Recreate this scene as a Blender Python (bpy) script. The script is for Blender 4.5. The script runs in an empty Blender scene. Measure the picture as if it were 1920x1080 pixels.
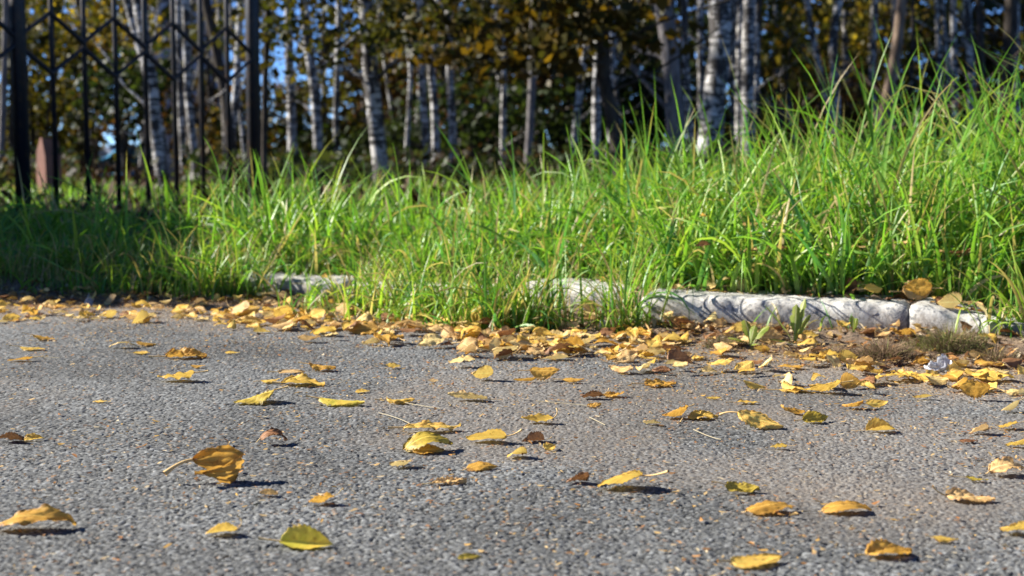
import bpy, math
import numpy as np
from mathutils import Vector, Matrix, noise as mnoise

R = math.radians
S = bpy.context.scene
rng = np.random.default_rng(7)

# ------------------------------------------------------------ camera, sky, sun, exposure
CAM_H, FPX, PITCH = 0.32, 2667.0, R(5.67)
cam_d = bpy.data.cameras.new('camera')
cam = bpy.data.objects.new('camera', cam_d)
S.collection.objects.link(cam)
S.camera = cam
cam.location = (0, 0, CAM_H)
cam.rotation_euler = (R(90) - PITCH, 0, 0)
cam_d.lens, cam_d.sensor_width = 50.0, 36.0
cam_d.clip_start, cam_d.clip_end = 0.05, 2000
cam_d.dof.use_dof = True
cam_d.dof.focus_distance = 1.68
cam_d.dof.aperture_fstop = 8.4
cam_d.dof.aperture_blades = 0

SUN_EL, SUN_BEHIND = R(30), R(13)          # from the left, a little beyond the scene
w = bpy.data.worlds.new('World'); S.world = w; w.use_nodes = True
nt = w.node_tree; bg = nt.nodes['Background']
sky = nt.nodes.new('ShaderNodeTexSky'); sky.sky_type = 'NISHITA'; sky.sun_disc = False
sky.sun_elevation = SUN_EL; sky.sun_rotation = R(270) + SUN_BEHIND
sky.air_density = 0.5; sky.dust_density = 0.0; sky.ozone_density = 8; sky.altitude = 2000
nt.links.new(sky.outputs[0], bg.inputs[0]); bg.inputs[1].default_value = 0.075
sd = bpy.data.lights.new('sun', 'SUN'); sd.energy = 5.0; sd.angle = R(0.5); sd.color = (1, .945, .85)
sun = bpy.data.objects.new('sun', sd); S.collection.objects.link(sun)
to_sun = Vector((-math.cos(SUN_BEHIND) * math.cos(SUN_EL), math.sin(SUN_BEHIND) * math.cos(SUN_EL), math.sin(SUN_EL)))
sun.rotation_euler = to_sun.to_track_quat('Z', 'Y').to_euler()
S.view_settings.view_transform = 'Standard'; S.view_settings.look = 'None'
S.view_settings.gamma = 1; S.view_settings.use_curve_mapping = False
S.view_settings.exposure = 1.42
S.render.engine = 'CYCLES'
S.cycles.max_bounces = 6; S.cycles.diffuse_bounces = 3; S.cycles.transmission_bounces = 4
S.cycles.transparent_max_bounces = 8; S.cycles.sample_clamp_indirect = 4
S.cycles.use_denoising = True
S.cycles.use_adaptive_sampling = True; S.cycles.adaptive_threshold = 0.01

# ------------------------------------------------------------ helpers
CP, SP = math.cos(PITCH), math.sin(PITCH)
def ray(px, py):
    a, b = (px - 960) / FPX, (540 - py) / FPX
    return np.array([a, CP + b * SP, -SP + b * CP])
def G(px, py, z=0.0):                       # where that line of sight meets the level z
    d = ray(px, py); t = (z - CAM_H) / d[2]
    return np.array([d[0] * t, d[1] * t, z])
def P(px, py, D):                           # the point at distance D out along y
    d = ray(px, py); t = D / d[1]
    return np.array([d[0] * t, D, CAM_H + d[2] * t])

def hash2(i, j, s):
    h = (i.astype(np.int64) * 374761393 + j.astype(np.int64) * 668265263 + s * 2147483629) & 0x7fffffff
    h = ((h ^ (h >> 13)) * 1274126177) & 0x7fffffff
    h = ((h ^ (h >> 16)) * 2246822519) & 0x7fffffff
    return ((h ^ (h >> 15)) & 0xffffff) / float(0x1000000)
def vn(x, y, s=0):
    x = np.asarray(x, float); y = np.asarray(y, float)
    i, j = np.floor(x), np.floor(y); fx, fy = x - i, y - j
    fx = fx * fx * (3 - 2 * fx); fy = fy * fy * (3 - 2 * fy)
    i = i.astype(np.int64); j = j.astype(np.int64)
    a, b, c, d = hash2(i, j, s), hash2(i + 1, j, s), hash2(i, j + 1, s), hash2(i + 1, j + 1, s)
    return (a * (1 - fx) + b * fx) * (1 - fy) + (c * (1 - fx) + d * fx) * fy
def fbm(x, y, s=0, o=4):
    r, a, t = 0, 1, 0
    for k in range(o):
        r = r + a * vn(x * 2 ** k, y * 2 ** k, s + k * 17); t += a; a *= .5
    return r / t

def mesh(name, V, F, mat=None, smooth=True, uv=None, col=None, colname='tint'):
    V = np.asarray(V, np.float32); F = np.asarray(F, np.int32)
    me = bpy.data.meshes.new(name)
    k = F.shape[1]
    me.vertices.add(len(V)); me.vertices.foreach_set('co', V.ravel())
    me.loops.add(F.size); me.loops.foreach_set('vertex_index', F.ravel())
    me.polygons.add(len(F)); me.polygons.foreach_set('loop_start', np.arange(0, F.size, k, dtype=np.int32))
    me.update(calc_edges=True)
    if smooth: me.polygons.foreach_set('use_smooth', np.ones(len(F), bool))
    if uv is not None:
        l = me.uv_layers.new(name='UVMap'); l.data.foreach_set('uv', np.asarray(uv, np.float32)[F.ravel()].ravel())
    if col is not None:
        a = me.color_attributes.new(colname, 'FLOAT_COLOR', 'POINT')
        c = np.ones((len(V), 4), np.float32); c[:, :3] = col; a.data.foreach_set('color', c.ravel())
    if mat: me.materials.append(mat)
    me.validate()
    return me
def link(name, me, parent=None):
    o = bpy.data.objects.new(name, me); S.collection.objects.link(o)
    if parent: o.parent = parent
    return o
def empty(name, loc):
    o = bpy.data.objects.new(name, None); S.collection.objects.link(o); o.location = loc
    o.empty_display_size = .1
    return o
def tag(o, label=None, cat=None, group=None, kind=None):
    for k, v in (('label', label), ('category', cat), ('group', group), ('kind', kind)):
        if v: o[k] = v
    return o
def gridf(nu, nv, off=0):
    i = np.arange(nu - 1)[:, None] * nv + np.arange(nv - 1)[None]
    return np.stack([i, i + nv, i + nv + 1, i + 1], -1).reshape(-1, 4) + off
def tube(pts, rad, n=6):
    pts = np.asarray(pts, float); m = len(pts); rad = np.broadcast_to(rad, m)
    T = np.gradient(pts, axis=0); T /= np.linalg.norm(T, axis=1)[:, None] + 1e-12
    up = np.array([.31, .12, .94]) if abs(T[0, 2]) < .8 else np.array([1., .1, 0])
    A = np.cross(T, up); A /= np.linalg.norm(A, axis=1)[:, None]; B = np.cross(T, A)
    t = np.arange(n) * 2 * math.pi / n
    V = pts[:, None] + rad[:, None, None] * (A[:, None] * np.cos(t)[None, :, None] + B[:, None] * np.sin(t)[None, :, None])
    F = []
    i = np.arange(m - 1)[:, None] * n; j = np.arange(n)[None]
    F = np.stack([i + j, i + (j + 1) % n, i + n + (j + 1) % n, i + n + j], -1).reshape(-1, 4)
    V = V.reshape(-1, 3)
    c0 = len(V); V = np.vstack([V, pts[:1], pts[-1:]])
    j = np.arange(n)
    E = np.stack([np.full(n, c0), (j + 1) % n, j, j], -1)
    E2 = np.stack([np.full(n, c0 + 1), (m - 1) * n + j, (m - 1) * n + (j + 1) % n, (m - 1) * n + (j + 1) % n], -1)
    return V, F          # open ends are hidden inside or are tapered shut
def join(parts):
    V, F, o = [], [], 0
    for v, f in parts:
        V.append(v); F.append(np.asarray(f) + o); o += len(v)
    return np.vstack(V), np.vstack(F)
def boxm(c, s, rz=0.0):
    c = np.array(c, float); s = np.array(s, float) / 2
    v = np.array([[x, y, z] for z in (-1, 1) for x, y in ((-1, -1), (1, -1), (1, 1), (-1, 1))]) * s
    a, b = math.cos(rz), math.sin(rz)
    v = np.stack([v[:, 0] * a - v[:, 1] * b, v[:, 0] * b + v[:, 1] * a, v[:, 2]], 1) + c
    return v, np.array([[3, 2, 1, 0], [4, 5, 6, 7], [0, 1, 5, 4], [1, 2, 6, 5], [2, 3, 7, 6], [3, 0, 4, 7]])

# ------------------------------------------------------------ materials
class NB:
    def __init__(s, name):
        s.m = bpy.data.materials.new(name); s.m.use_nodes = True; s.t = s.m.node_tree
        s.n = s.t.nodes; s.p = s.n['Principled BSDF']; s.out = s.n['Material Output']
    def new(s, t, **k):
        n = s.n.new(t)
        for a, b in k.items(): setattr(n, a, b)
        return n
    def L(s, a, b): s.t.links.new(a, b)
    def coords(s, kind='Object', scale=(1, 1, 1)):
        tc = s.new('ShaderNodeTexCoord'); mp = s.new('ShaderNodeMapping'); mp.inputs['Scale'].default_value = scale
        s.L(tc.outputs[kind], mp.inputs[0]); return mp.outputs[0]
    def noise(s, co, scale, detail=4, rough=.55, dist=0, vec4=None):
        n = s.new('ShaderNodeTexNoise'); n.inputs['Scale'].default_value = scale; n.inputs['Detail'].default_value = detail
        n.inputs['Roughness'].default_value = rough; n.inputs['Distortion'].default_value = dist
        if co: s.L(co, n.inputs['Vector'])
        return n.outputs['Fac']
    def ramp(s, fac, stops, interp='LINEAR'):
        r = s.new('ShaderNodeValToRGB'); r.color_ramp.interpolation = interp
        el = r.color_ramp.elements
        while len(el) < len(stops): el.new(.5)
        for e, (p, c) in zip(el, stops):
            e.position = p; e.color = (c, c, c, 1) if not hasattr(c, '__len__') else (*c, 1)
        s.L(fac, r.inputs[0]); return r.outputs[0]
    def mix(s, fac, a, b, mode='MIX'):
        m = s.new('ShaderNodeMix', data_type='RGBA', blend_type=mode)
        for v, i in ((fac, 0), (a, 6), (b, 7)):
            if hasattr(v, 'is_output'): s.L(v, m.inputs[i])
            elif i == 0: m.inputs[0].default_value = v
            else: m.inputs[i].default_value = (*v, 1)
        return m.outputs[2]
    def math(s, op, a, b=None, c=None):
        m = s.new('ShaderNodeMath', operation=op)
        for i, v in enumerate((a, b, c)):
            if v is None: continue
            if hasattr(v, 'is_output'): s.L(v, m.inputs[i])
            else: m.inputs[i].default_value = v
        return m.outputs[0]
    def bump(s, h, strength=.4, dist=.002):
        b = s.new('ShaderNodeBump'); b.inputs['Strength'].default_value = strength; b.inputs['Distance'].default_value = dist
        s.L(h, b.inputs['Height']); s.L(b.outputs[0], s.p.inputs['Normal']); return b.outputs[0]
    def base(s, c, rough=.8, spec=.3):
        if hasattr(c, 'is_output'): s.L(c, s.p.inputs['Base Color'])
        else: s.p.inputs['Base Color'].default_value = (*c, 1)
        s.p.inputs['Roughness'].default_value = rough; s.p.inputs['Specular IOR Level'].default_value = spec
        return s
    def translucent(s, c, f):
        t = s.new('ShaderNodeBsdfTranslucent'); mx = s.new('ShaderNodeMixShader'); mx.inputs[0].default_value = f
        if hasattr(c, 'is_output'): s.L(c, t.inputs[0])
        else: t.inputs[0].default_value = (*c, 1)
        s.L(s.p.outputs[0], mx.inputs[1]); s.L(t.outputs[0], mx.inputs[2]); s.L(mx.outputs[0], s.out.inputs[0])
    def attr(s, name, out='Color'):
        a = s.new('ShaderNodeAttribute'); a.attribute_name = name; return a.outputs[out]
    def rnd(s): return s.new('ShaderNodeObjectInfo').outputs['Random']

def leaf_mat(name, a, b, spot, spotty=.5, transl=.3, rough=.5, green=None):
    k = NB(name)
    uv = k.new('ShaderNodeUVMap').outputs[0]; sep = k.new('ShaderNodeSeparateXYZ'); k.L(uv, sep.inputs[0])
    u, v = sep.outputs[0], sep.outputs[1]
    oi = k.rnd(); co = k.coords('Object')
    off = k.new('ShaderNodeVectorMath', operation='SCALE'); cmb = k.new('ShaderNodeCombineXYZ')
    for i in range(3): k.L(oi, cmb.inputs[i])
    k.L(cmb.outputs[0], off.inputs[0]); off.inputs['Scale'].default_value = 37.
    ad = k.new('ShaderNodeVectorMath', operation='ADD'); k.L(co, ad.inputs[0]); k.L(off.outputs[0], ad.inputs[1]); c2 = ad.outputs[0]
    n1 = k.noise(c2, 55, 4, .6)
    c = k.mix(k.ramp(n1, [(.34, 0.), (.66, 1.)]), a, b)
    # tone differs from leaf to leaf
    c = k.mix(k.math('MULTIPLY', oi, .16), c, spot if green is None else green)
    # veins
    av = k.math('ABSOLUTE', k.math('SUBTRACT', v, .5))
    ph = k.math('FRACT', k.math('ADD', k.math('MULTIPLY', u, 7.), k.math('MULTIPLY', av, -4.2)))
    sv = k.ramp(k.math('ABSOLUTE', k.math('SUBTRACT', ph, .5)), [(0., 1.), (.10, 0.)])
    mr = k.ramp(av, [(.008, 1.), (.035, 0.)])
    vein = k.math('MAXIMUM', k.math('MULTIPLY', sv, .45), mr)
    c = k.mix(k.math('MULTIPLY', vein, .7), c, tuple(min(1, x * 1.5 + .04) for x in a))
    # brown blotches, specks and dried margins
    n2 = k.noise(c2, 160, 3, .7)
    c = k.mix(k.ramp(n2, [(.60 - .06 * spotty, 0.), (.72 - .05 * spotty, .85)]), c, spot)
    ed = k.math('ADD', av, k.math('MULTIPLY', k.noise(c2, 90, 3, .6), .22))
    c = k.mix(k.ramp(ed, [(.50, 0.), (.60, .75)]), c, spot)
    k.base(c, rough, .35)
    h = k.math('SUBTRACT', k.noise(c2, 300, 3, .6), k.math('MULTIPLY', vein, .8))
    k.bump(h, .5, .0006)
    k.translucent(k.mix(.5, c, tuple(min(1, x * 1.25) for x in a)), transl)
    return k.m
LM = {
 'Y': leaf_mat('leaf_yellow', (.84, .56, .12), (.74, .44, .08), (.24, .11, .02), .35, .33),
 'G': leaf_mat('leaf_golden', (.72, .42, .08), (.58, .30, .05), (.20, .08, .02), .7, .32),
 'T': leaf_mat('leaf_tan', (.74, .50, .22), (.62, .37, .13), (.34, .17, .06), .5, .22, .65),
 'C': leaf_mat('leaf_cream', (.84, .64, .27), (.74, .50, .17), (.42, .22, .09), .3, .2, .65),
 'B': leaf_mat('leaf_brown', (.33, .16, .06), (.22, .095, .04), (.08, .04, .02), .6, .15, .65),
 'L': leaf_mat('leaf_lime', (.62, .56, .07), (.84, .58, .10), (.40, .24, .03), .4, .33),
 'O': leaf_mat('leaf_olive', (.60, .44, .06), (.42, .30, .04), (.11, .07, .02), 1.0, .25),
 'P': leaf_mat('leaf_pale', (.92, .62, .16), (.82, .50, .10), (.42, .2, .06), 1.1, .25),
}
k = NB('leaf_stalk'); k.base(k.mix(k.noise(k.coords(), 80), (.72, .54, .24), (.55, .32, .12)), .6); STALK = k.m

# ------------------------------------------------------------ ground shapes
EX = np.array([-60, -3, -1.02, -.48, -.056, .21, .427, .587, .80, 3, 60.])
EY = np.array([3.2, 2.98, 2.86, 2.82, 2.53, 2.35, 2.12, 2.00, 1.98, 2.0, 2.4])
KX = np.array([-60, -3, -.62, -.36, .02, .21, .23, .64, .80, 3, 60.])
KY = np.array([3.6, 3.3, 3.04, 2.92, 2.74, 2.60, 2.46, 2.32, 2.25, 2.2, 2.4])
KZ = np.array([.03, .03, .036, .040, .05, .06, .066, .066, .05, .09, .09])
def sst(x): x = np.clip(x, 0, 1); return x * x * (3 - 2 * x)
def ground_z(x, y, rough=True):
    x = np.asarray(x, float); y = np.asarray(y, float)
    ye, yk, zk = np.interp(x, EX, EY), np.interp(x, KX, KY), np.interp(x, KX, KZ)
    n = fbm(x * 14, y * 14, 3) - .5
    z = -.012 + .018 * sst((y - ye + .05 + n * .10) / .12)
    z = z + (zk - .010) * sst((y - yk - .02) / .07)
    z = z + .016 * sst((y - yk + .16) / .14) * sst((x + .1) / .3) * sst((yk + .05 - y) / .04) * (.5 + n * 2)
    z = z + .05 * sst((y - 3) / 3) * sst((x + .5) / 2.5)
    z = z - 1.1 * sst((y - 9) / 40)
    if rough:
        on = sst((y - ye + .02) / .08)
        z = z + on * ((fbm(x * 45, y * 45, 9) - .5) * .016 + (fbm(x * 160, y * 160, 12, 2) - .5) * .004)
    return z
def spread(fine0, fine1, step, lo, hi, g=1.09):
    c = list(np.arange(fine0, fine1, step)); s = step
    while c[-1] < hi: s *= g; c.append(c[-1] + s)
    s = step
    while c[0] > lo: s *= g; c.insert(0, c[0] - s)
    return np.array(c)
gx = spread(-1.5, 1.5, .010, -500, 500); gy = spread(1.75, 3.5, .009, -60, 900)
X, Y = np.meshgrid(gx, gy, indexing='ij'); Z = ground_z(X, Y)
k = NB('soil'); co = k.coords()
c = k.mix(k.ramp(k.noise(co, 9, 6, .65), [(.35, 0.), (.65, 1.)]), (.125, .085, .06), (.20, .15, .11))
c = k.mix(k.ramp(k.noise(co, 130, 5, .7), [(.4, 0.), (.62, 1.)]), c, (.30, .22, .15))
c = k.mix(k.ramp(k.noise(co, 300, 2, .7), [(.55, 0.), (.64, .8)]), c, (.06, .04, .03))
sx = k.new('ShaderNodeSeparateXYZ'); k.L(co, sx.inputs[0]); c = k.mix(k.ramp(k.math('MULTIPLY', sx.outputs[1], .1), [(.35, 0.), (.60, 1.)]), c, (.035, .028, .018))  # soil darkens away from the verge: the wood's shade put into its colour
k.base(c, .95, .1); k.bump(k.noise(co, 160, 6, .7), .8, .006); SOIL = k.m
o = link('ground', mesh('ground', np.stack([X, Y, Z], -1).reshape(-1, 3), gridf(len(gx), len(gy))[:, ::1], SOIL))
tag(o, 'brown earth with crumbs and dust beside the asphalt', kind='structure')

# asphalt, with every stone of its surface raised as geometry
k = NB('asphalt'); tint = k.attr('tint'); co = k.coords()
c = k.mix(k.ramp(k.noise(co, 900, 3, .7), [(.3, 0.), (.7, 1.)]), tint, (.42, .41, .40), 'SOFT_LIGHT')
c = k.mix(k.ramp(k.noise(co, 420, 2, .6), [(.62, 0.), (.70, .5)]), c, (.40, .36, .30))
k.base(c, .78, .35); k.bump(k.noise(co, 1100, 4, .7), .5, .0007); ASPH = k.m
def asphalt(xs, ys):
    X, Y = np.meshgrid(xs, ys, indexing='ij')
    cs = .0028
    U, Vv = X / cs + (fbm(X * 60, Y * 60, 41, 2) - .5) * 1.1, Y / cs + (fbm(X * 60, Y * 60, 51, 2) - .5) * 1.1
    I, J = np.floor(U).astype(np.int64), np.floor(Vv).astype(np.int64)
    H = np.zeros_like(X); best = np.full(X.shape, -9.); cid = np.zeros_like(X)
    for a in (-1, 0, 1):
        for b in (-1, 0, 1):
            i, j = I + a, J + b
            jx, jy = i + hash2(i, j, 1), j + hash2(i, j, 2)
            r = .30 + .62 * hash2(i, j, 3) ** 1.5; lift = hash2(i, j, 4) ** 1.4
            el = .75 + .5 * hash2(i, j, 6)
            d2 = ((U - jx) ** 2 * el + (Vv - jy) ** 2 / el) / r ** 2
            h = (1 - d2) * .7 + lift * .75
            h = np.where(d2 < 1.3, h, -9)
            m = h > best; best = np.where(m, h, best); cid = np.where(m, hash2(i, j, 5), cid)
    pit = np.clip(best, -.1, .80)
    wear = fbm(X * 5, Y * 5, 21)
    Z = pit * .0019 * (.65 + .6 * wear) + (fbm(X * 6, Y * 6, 31) - .5) * .004 + (fbm(X * 110, Y * 110, 33, 2) - .5) * .0012
    g = (.070 + .15 * cid) * (.5 + 1.0 * wear) * (.82 + .36 * fbm(X * 1.3 + 9, Y * 1.6, 201, 3)) + .22 * np.clip(cid - .86, 0, 1) * 7 * .4
    g = g * (.25 + .75 * sst((pit + .05) / .55))
    col = np.stack([g * .97, g * 1.015, g * 1.03], -1)
    # dust and fine sand caught between the stones, thicker towards the verge
    yE = np.interp(X, EX, EY)
    near = sst(1 - (yE - Y) / .42) * .85
    dust = np.clip(sst((fbm(X * 2.1 + 4, Y * 2.6, 171, 3) - .56) * 7) * .55 + near * (1.2 * fbm(X * 12, Y * 12, 61) + .15) + sst((fbm(X * 3.2, Y * 3.2, 71) - .52) * 6) * .32, 0, .9)
    dust = dust * (1 - .45 * sst((pit - .35) / .5))
    dc = np.array([.21, .18, .15]) + near[..., None] * np.array([.03, .005, -.015])
    col = col * (1 - dust[..., None]) + dc * dust[..., None]
    warm = hash2(I, J, 8) > .984
    col[warm] = col[warm] * .4 + np.array([.40, .25, .14]) * .6
    Z = Z * (1 - .5 * dust)
    return np.stack([X, Y, Z], -1).reshape(-1, 3), gridf(len(xs), len(ys)), col.reshape(-1, 3)
xs = np.concatenate([np.arange(-1.12, -.72, .0024), np.arange(-.72, .72, .00135), np.arange(.72, 1.121, .0024)])
ys = np.concatenate([np.arange(.86, 1.5, .0012), np.arange(1.5, 2.96, .0023)])
V, F, C = asphalt(xs, ys)
o = link('road', mesh('road', V, F, ASPH, True, col=C)); tag(o, 'coarse grey asphalt with worn stones', kind='structure')
# the same asphalt further out, coarser
x0, x1, y0, y1 = xs[0], xs[-1], ys[0], ys[-1]
VV, FF, CC, off = [], [], [], 0
for ax, ay in ((spread(x1, x1 + .3, .01, x1, 60, 1.12), spread(.86, y1, .01, -30, y1, 1.12)),
               (-spread(-x0, -x0 + .3, .01, -x0, 60, 1.12)[::-1], spread(.86, y1, .01, -30, y1, 1.12)),
               (np.linspace(x0, x1, 220), -spread(-y0, -y0 + .3, .01, -y0, 30, 1.12)[::-1])):
    v, f, c = asphalt(ax, ay); VV.append(v); FF.append(f + off); CC.append(c); off += len(v)
o = link('road', mesh('road_outer', np.vstack(VV), np.vstack(FF), ASPH, True, col=np.vstack(CC)))
tag(o, 'coarse grey asphalt stretching away to the sides', kind='structure')

# ------------------------------------------------------------ kerb stones
k = NB('whitewashed_concrete'); co = k.coords()
paint = k.ramp(k.noise(co, 38, 7, .78, .6), [(.40, 0.), (.48, 1.)])
conc = k.mix(k.ramp(k.noise(co, 120, 5, .7), [(.35, 0.), (.65, 1.)]), (.15, .16, .19), (.33, .34, .36))
wh = k.mix(k.ramp(k.noise(co, 70, 4, .7), [(.45, 0.), (.7, 1.)]), (.68, .66, .61), (.48, .44, .38))
c = k.mix(paint, conc, wh); zz_ = k.new('ShaderNodeSeparateXYZ'); k.L(co, zz_.inputs[0]); c = k.mix(k.ramp(k.math('ADD', k.math('MULTIPLY', zz_.outputs[2], 10.), k.math('MULTIPLY', k.noise(co, 55, 5, .7), .7)), [(.45, .85), (.80, 0.)]), c, (.20, .15, .11)); c = k.mix(k.ramp(k.noise(co, 210, 3, .7), [(.60, 0.), (.68, .8)]), c, (.12, .11, .10))
k.base(c, .85, .2); k.bump(k.math('ADD', k.math('MULTIPLY', paint, .4), k.noise(co, 260, 6, .8)), 1., .0035); KERB = k.m
def kerb(a, b, zt0, zt1, label, depth=.15, seed=0, chip=1.0):
    a, b = np.array(a, float), np.array(b, float); L = np.linalg.norm(b - a); d = (b - a) / L; nrm = np.array([-d[1], d[0]])
    nx, ny, nz = max(8, int(L / .012)), 12, 12
    # five faces (front, top, back, ends) as one closed skin of a rounded block
    pts, fs, off = [], [], 0
    def face(fn, n1, n2):
        nonlocal off
        u, v = np.meshgrid(np.linspace(0, 1, n1), np.linspace(0, 1, n2), indexing='ij')
        pts.append(fn(u, v).reshape(-1, 3)); fs.append(gridf(n1, n2, off)); off += n1 * n2
    O = np.zeros_like
    face(lambda u, v: np.stack([u, O(u), v], -1), nx, nz); face(lambda u, v: np.stack([u, O(u) + 1, v], -1), nx, nz)
    face(lambda u, v: np.stack([u, v, O(u) + 1], -1), nx, ny)
    face(lambda u, v: np.stack([O(u), u, v], -1), ny, nz); face(lambda u, v: np.stack([O(u) + 1, u, v], -1), ny, nz)
    q = np.vstack(pts); F = np.vstack(fs)
    s, t, h = q[:, 0] * L, q[:, 1] * depth, q[:, 2]
    zt = zt0 + (zt1 - zt0) * q[:, 0]
    z = -.06 + (zt + .06) * h
    # rounding of the upper edges and the ends
    r = .013
    ex = np.minimum(s, L - s); et = np.minimum(t, depth - t); ez = zt - z
    def rnd3(e1, e2): return np.clip(r - e1, 0, r), np.clip(r - e2, 0, r)
    sgn_t = np.where(t < depth / 2, 1, -1); sgn_s = np.where(s < L / 2, 1, -1)
    cs, ct, cz = s + sgn_s * np.clip(r - ex, 0, r), t + sgn_t * np.clip(r - et, 0, r), z - np.clip(r - ez, 0, r)
    vec = np.stack([s - cs, t - ct, z - cz], 1); ln = np.linalg.norm(vec, axis=1); m = ln > r
    vec[m] *= (r / ln[m])[:, None]
    s, t, z = cs + vec[:, 0], ct + vec[:, 1], cz + vec[:, 2]
    W = np.stack([a[0] + d[0] * s + nrm[0] * t, a[1] + d[1] * s + nrm[1] * t, z], 1)
    for i, p in enumerate(W):
        e = max(0, 1 - (zt[i] - z[i]) / .03) * max(0, 1 - t[i] / .03)
        n = mnoise.fractal(Vector(p) * 18 + Vector((seed, 0, 0)), 1, 2, 4) * .0011 + mnoise.fractal(Vector(p) * 70, 1, 2, 3) * .0012
        ch = max(0, mnoise.noise(Vector((p[0] * 22 + seed, p[1] * 5, 3))) - .06) * .03 * e * chip
        W[i, 2] += n - ch; W[i, 0] += nrm[0] * (ch * .7 + n); W[i, 1] += nrm[1] * (ch * .7 + n)
    me = mesh('kerb_stone', W, F, KERB)
    import bmesh
    bm = bmesh.new(); bm.from_mesh(me); bmesh.ops.remove_doubles(bm, verts=bm.verts, dist=.0004)
    bmesh.ops.recalc_face_normals(bm, faces=bm.faces); bm.to_mesh(me); bm.free()
    o = link('kerb_stone', me); tag(o, label, 'kerb stone', 'kerb stones along the verge'); return o
kerb((-.66, 3.06), (-.345, 2.915), .042, .044, 'low whitewashed kerb stone far left, mostly swallowed by grass', seed=3)
kerb((-.335, 2.91), (.0, 2.75), .042, .046, 'overgrown kerb stone hidden under the grass left of centre', seed=5)
kerb((.012, 2.73), (.205, 2.60), .061, .061, 'short pale kerb stone behind the grass tuft near the centre', seed=8)
kerb((.222, 2.475), (.655, 2.33), .064, .061, 'long chipped whitewashed kerb stone behind the small dandelion', seed=1)
kerb((.652, 2.331), (.86, 2.225), .063, .030, 'grey kerb stone sinking into the ground at the right end', seed=12, chip=1.6)

# ------------------------------------------------------------ fallen leaves
def leaf_geo(L=1., W=.72, kl=0., kw=0., fold=0., twist=0., crum=.02, seed=0, nu=30, nv=17, tipcurl=0., ucurl=0., drop=0., stalk=.45, sup=0., sside=0., teeth=.19, pk=.62, bite=0., wave=1.):
    crum = crum * .8
    r = np.random.default_rng(seed)
    u = np.linspace(0, 1, nu); v = np.linspace(-1, 1, nv)
    f = (u ** pk) * (1 - u) ** 1.02; f /= f.max()
    saw = (u * 9.5) % 1
    U, Vv = np.meshgrid(u, v, indexing='ij')
    wv = f[:, None] * W / 2 * L
    edge = np.abs(Vv) ** 5
    side = 1 + (r.random() - .5) * .25 * np.sign(Vv)
    yy = Vv * wv * side * (1 - teeth * edge * (saw[:, None]))
    xx = U * L + edge * teeth * .3 * L * (saw[:, None] - .5) * .3
    if bite:
        bx = .3 + .5 * r.random(); sg = 1 if r.random() > .5 else -1
        yy = yy * (1 - bite * np.exp(-((U - bx) / .1) ** 2) * np.clip(Vv * sg, 0, 1) ** 2)
    zz = crum * L * ((fbm(U * 3.1 + seed, Vv * 1.7 + 5, seed, 3) - .5) * 4 * (.25 + np.abs(Vv)) + (fbm(U * 8 + seed, Vv * 4, seed + 3, 2) - .5) * 1.5)
    zz += crum * .35 * L * np.sin(2 * math.pi * (7 * U - 1.9 * np.abs(Vv))) * np.abs(Vv)
    zz += np.abs(yy) * fold
    ph0, ph1 = r.uniform(0, 6.28, 2)
    zz += wave * .032 * L * (np.where(Vv > 0, np.sin(U * r.uniform(4, 8) + ph0), np.sin(U * r.uniform(4, 8) + ph1)) * np.abs(Vv) ** 1.6)
    zz += wave * .02 * L * r.normal() * np.abs(Vv) ** 4 * np.sin(U * 21 + ph1)
    if abs(kw) > 1e-3:
        th = yy * kw / L; rr = L / kw
        yy, zz = (rr - zz) * np.sin(th), rr - (rr - zz) * np.cos(th)
    if twist:
        a = twist * (U - .2); yy, zz = yy * np.cos(a) - zz * np.sin(a), yy * np.sin(a) + zz * np.cos(a)
    phi = kl * u + tipcurl * np.clip(u - .55, 0, 1) ** 2 * 4
    if ucurl: phi = phi + ucurl * sst((u - .40) / .22)
    du = L / (nu - 1)
    cx = np.concatenate([[0], np.cumsum(np.cos((phi[1:] + phi[:-1]) / 2)) * du]); cz = np.concatenate([[0], np.cumsum(np.sin((phi[1:] + phi[:-1]) / 2)) * du])
    ddx = xx - U * L
    xo = cx[:, None] + ddx * np.cos(phi)[:, None] - zz * np.sin(phi)[:, None]
    zo = cz[:, None] + ddx * np.sin(phi)[:, None] + zz * np.cos(phi)[:, None]
    if drop: yy = yy - drop * L * sst((U - .30) / .45)
    B = np.stack([xo, yy, zo], -1).reshape(-1, 3)
    uv = np.stack([U, Vv * .5 + .5], -1).reshape(-1, 2)
    ns = 9; t = np.linspace(0, 1, ns); s0 = stalk * L
    a = sup * t; da = s0 / (ns - 1)
    sx = -np.concatenate([[0], np.cumsum(np.cos(a[1:] * 1.)) * da]) + .04 * L; sz = np.concatenate([[0], np.cumsum(np.sin(a[1:])) * da])
    sy = sside * s0 * t ** 2
    T, TF = tube(np.stack([sx, sy, sz - .004 * L], 1), L * (.0155 + .014 * t ** 6), 6)
    return B, gridf(nu, nv), uv, T, TF
def rot(h, p, r):
    return np.array(Matrix.Rotation(h, 3, 'Z') @ Matrix.Rotation(-p, 3, 'Y') @ Matrix.Rotation(r, 3, 'X'))
KFX = [-.66, -.345, .0, .205, .222, .655, .86]; KFY = [3.06, 2.915, 2.75, 2.60, 2.475, 2.33, 2.225]
def settle(M, B):
    # tilt the leaf a little about both level axes until it lies as low as it can: it then rests on several points
    bestv, bm = 1e9, M
    for ax in np.arange(-24, 25, 6):
        for ay in np.arange(-10, 11, 5):
            K = np.array(Matrix.Rotation(R(float(ax)), 3, 'Y') @ Matrix.Rotation(R(float(ay)), 3, 'X')) @ M
            z = (B @ K.T)[:, 2]; v = z.mean() - z.min()
            if v < bestv: bestv, bm = v, K
    return bm
LEAFGRP = 'fallen leaves scattered on the asphalt'
leafcount = 0
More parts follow.
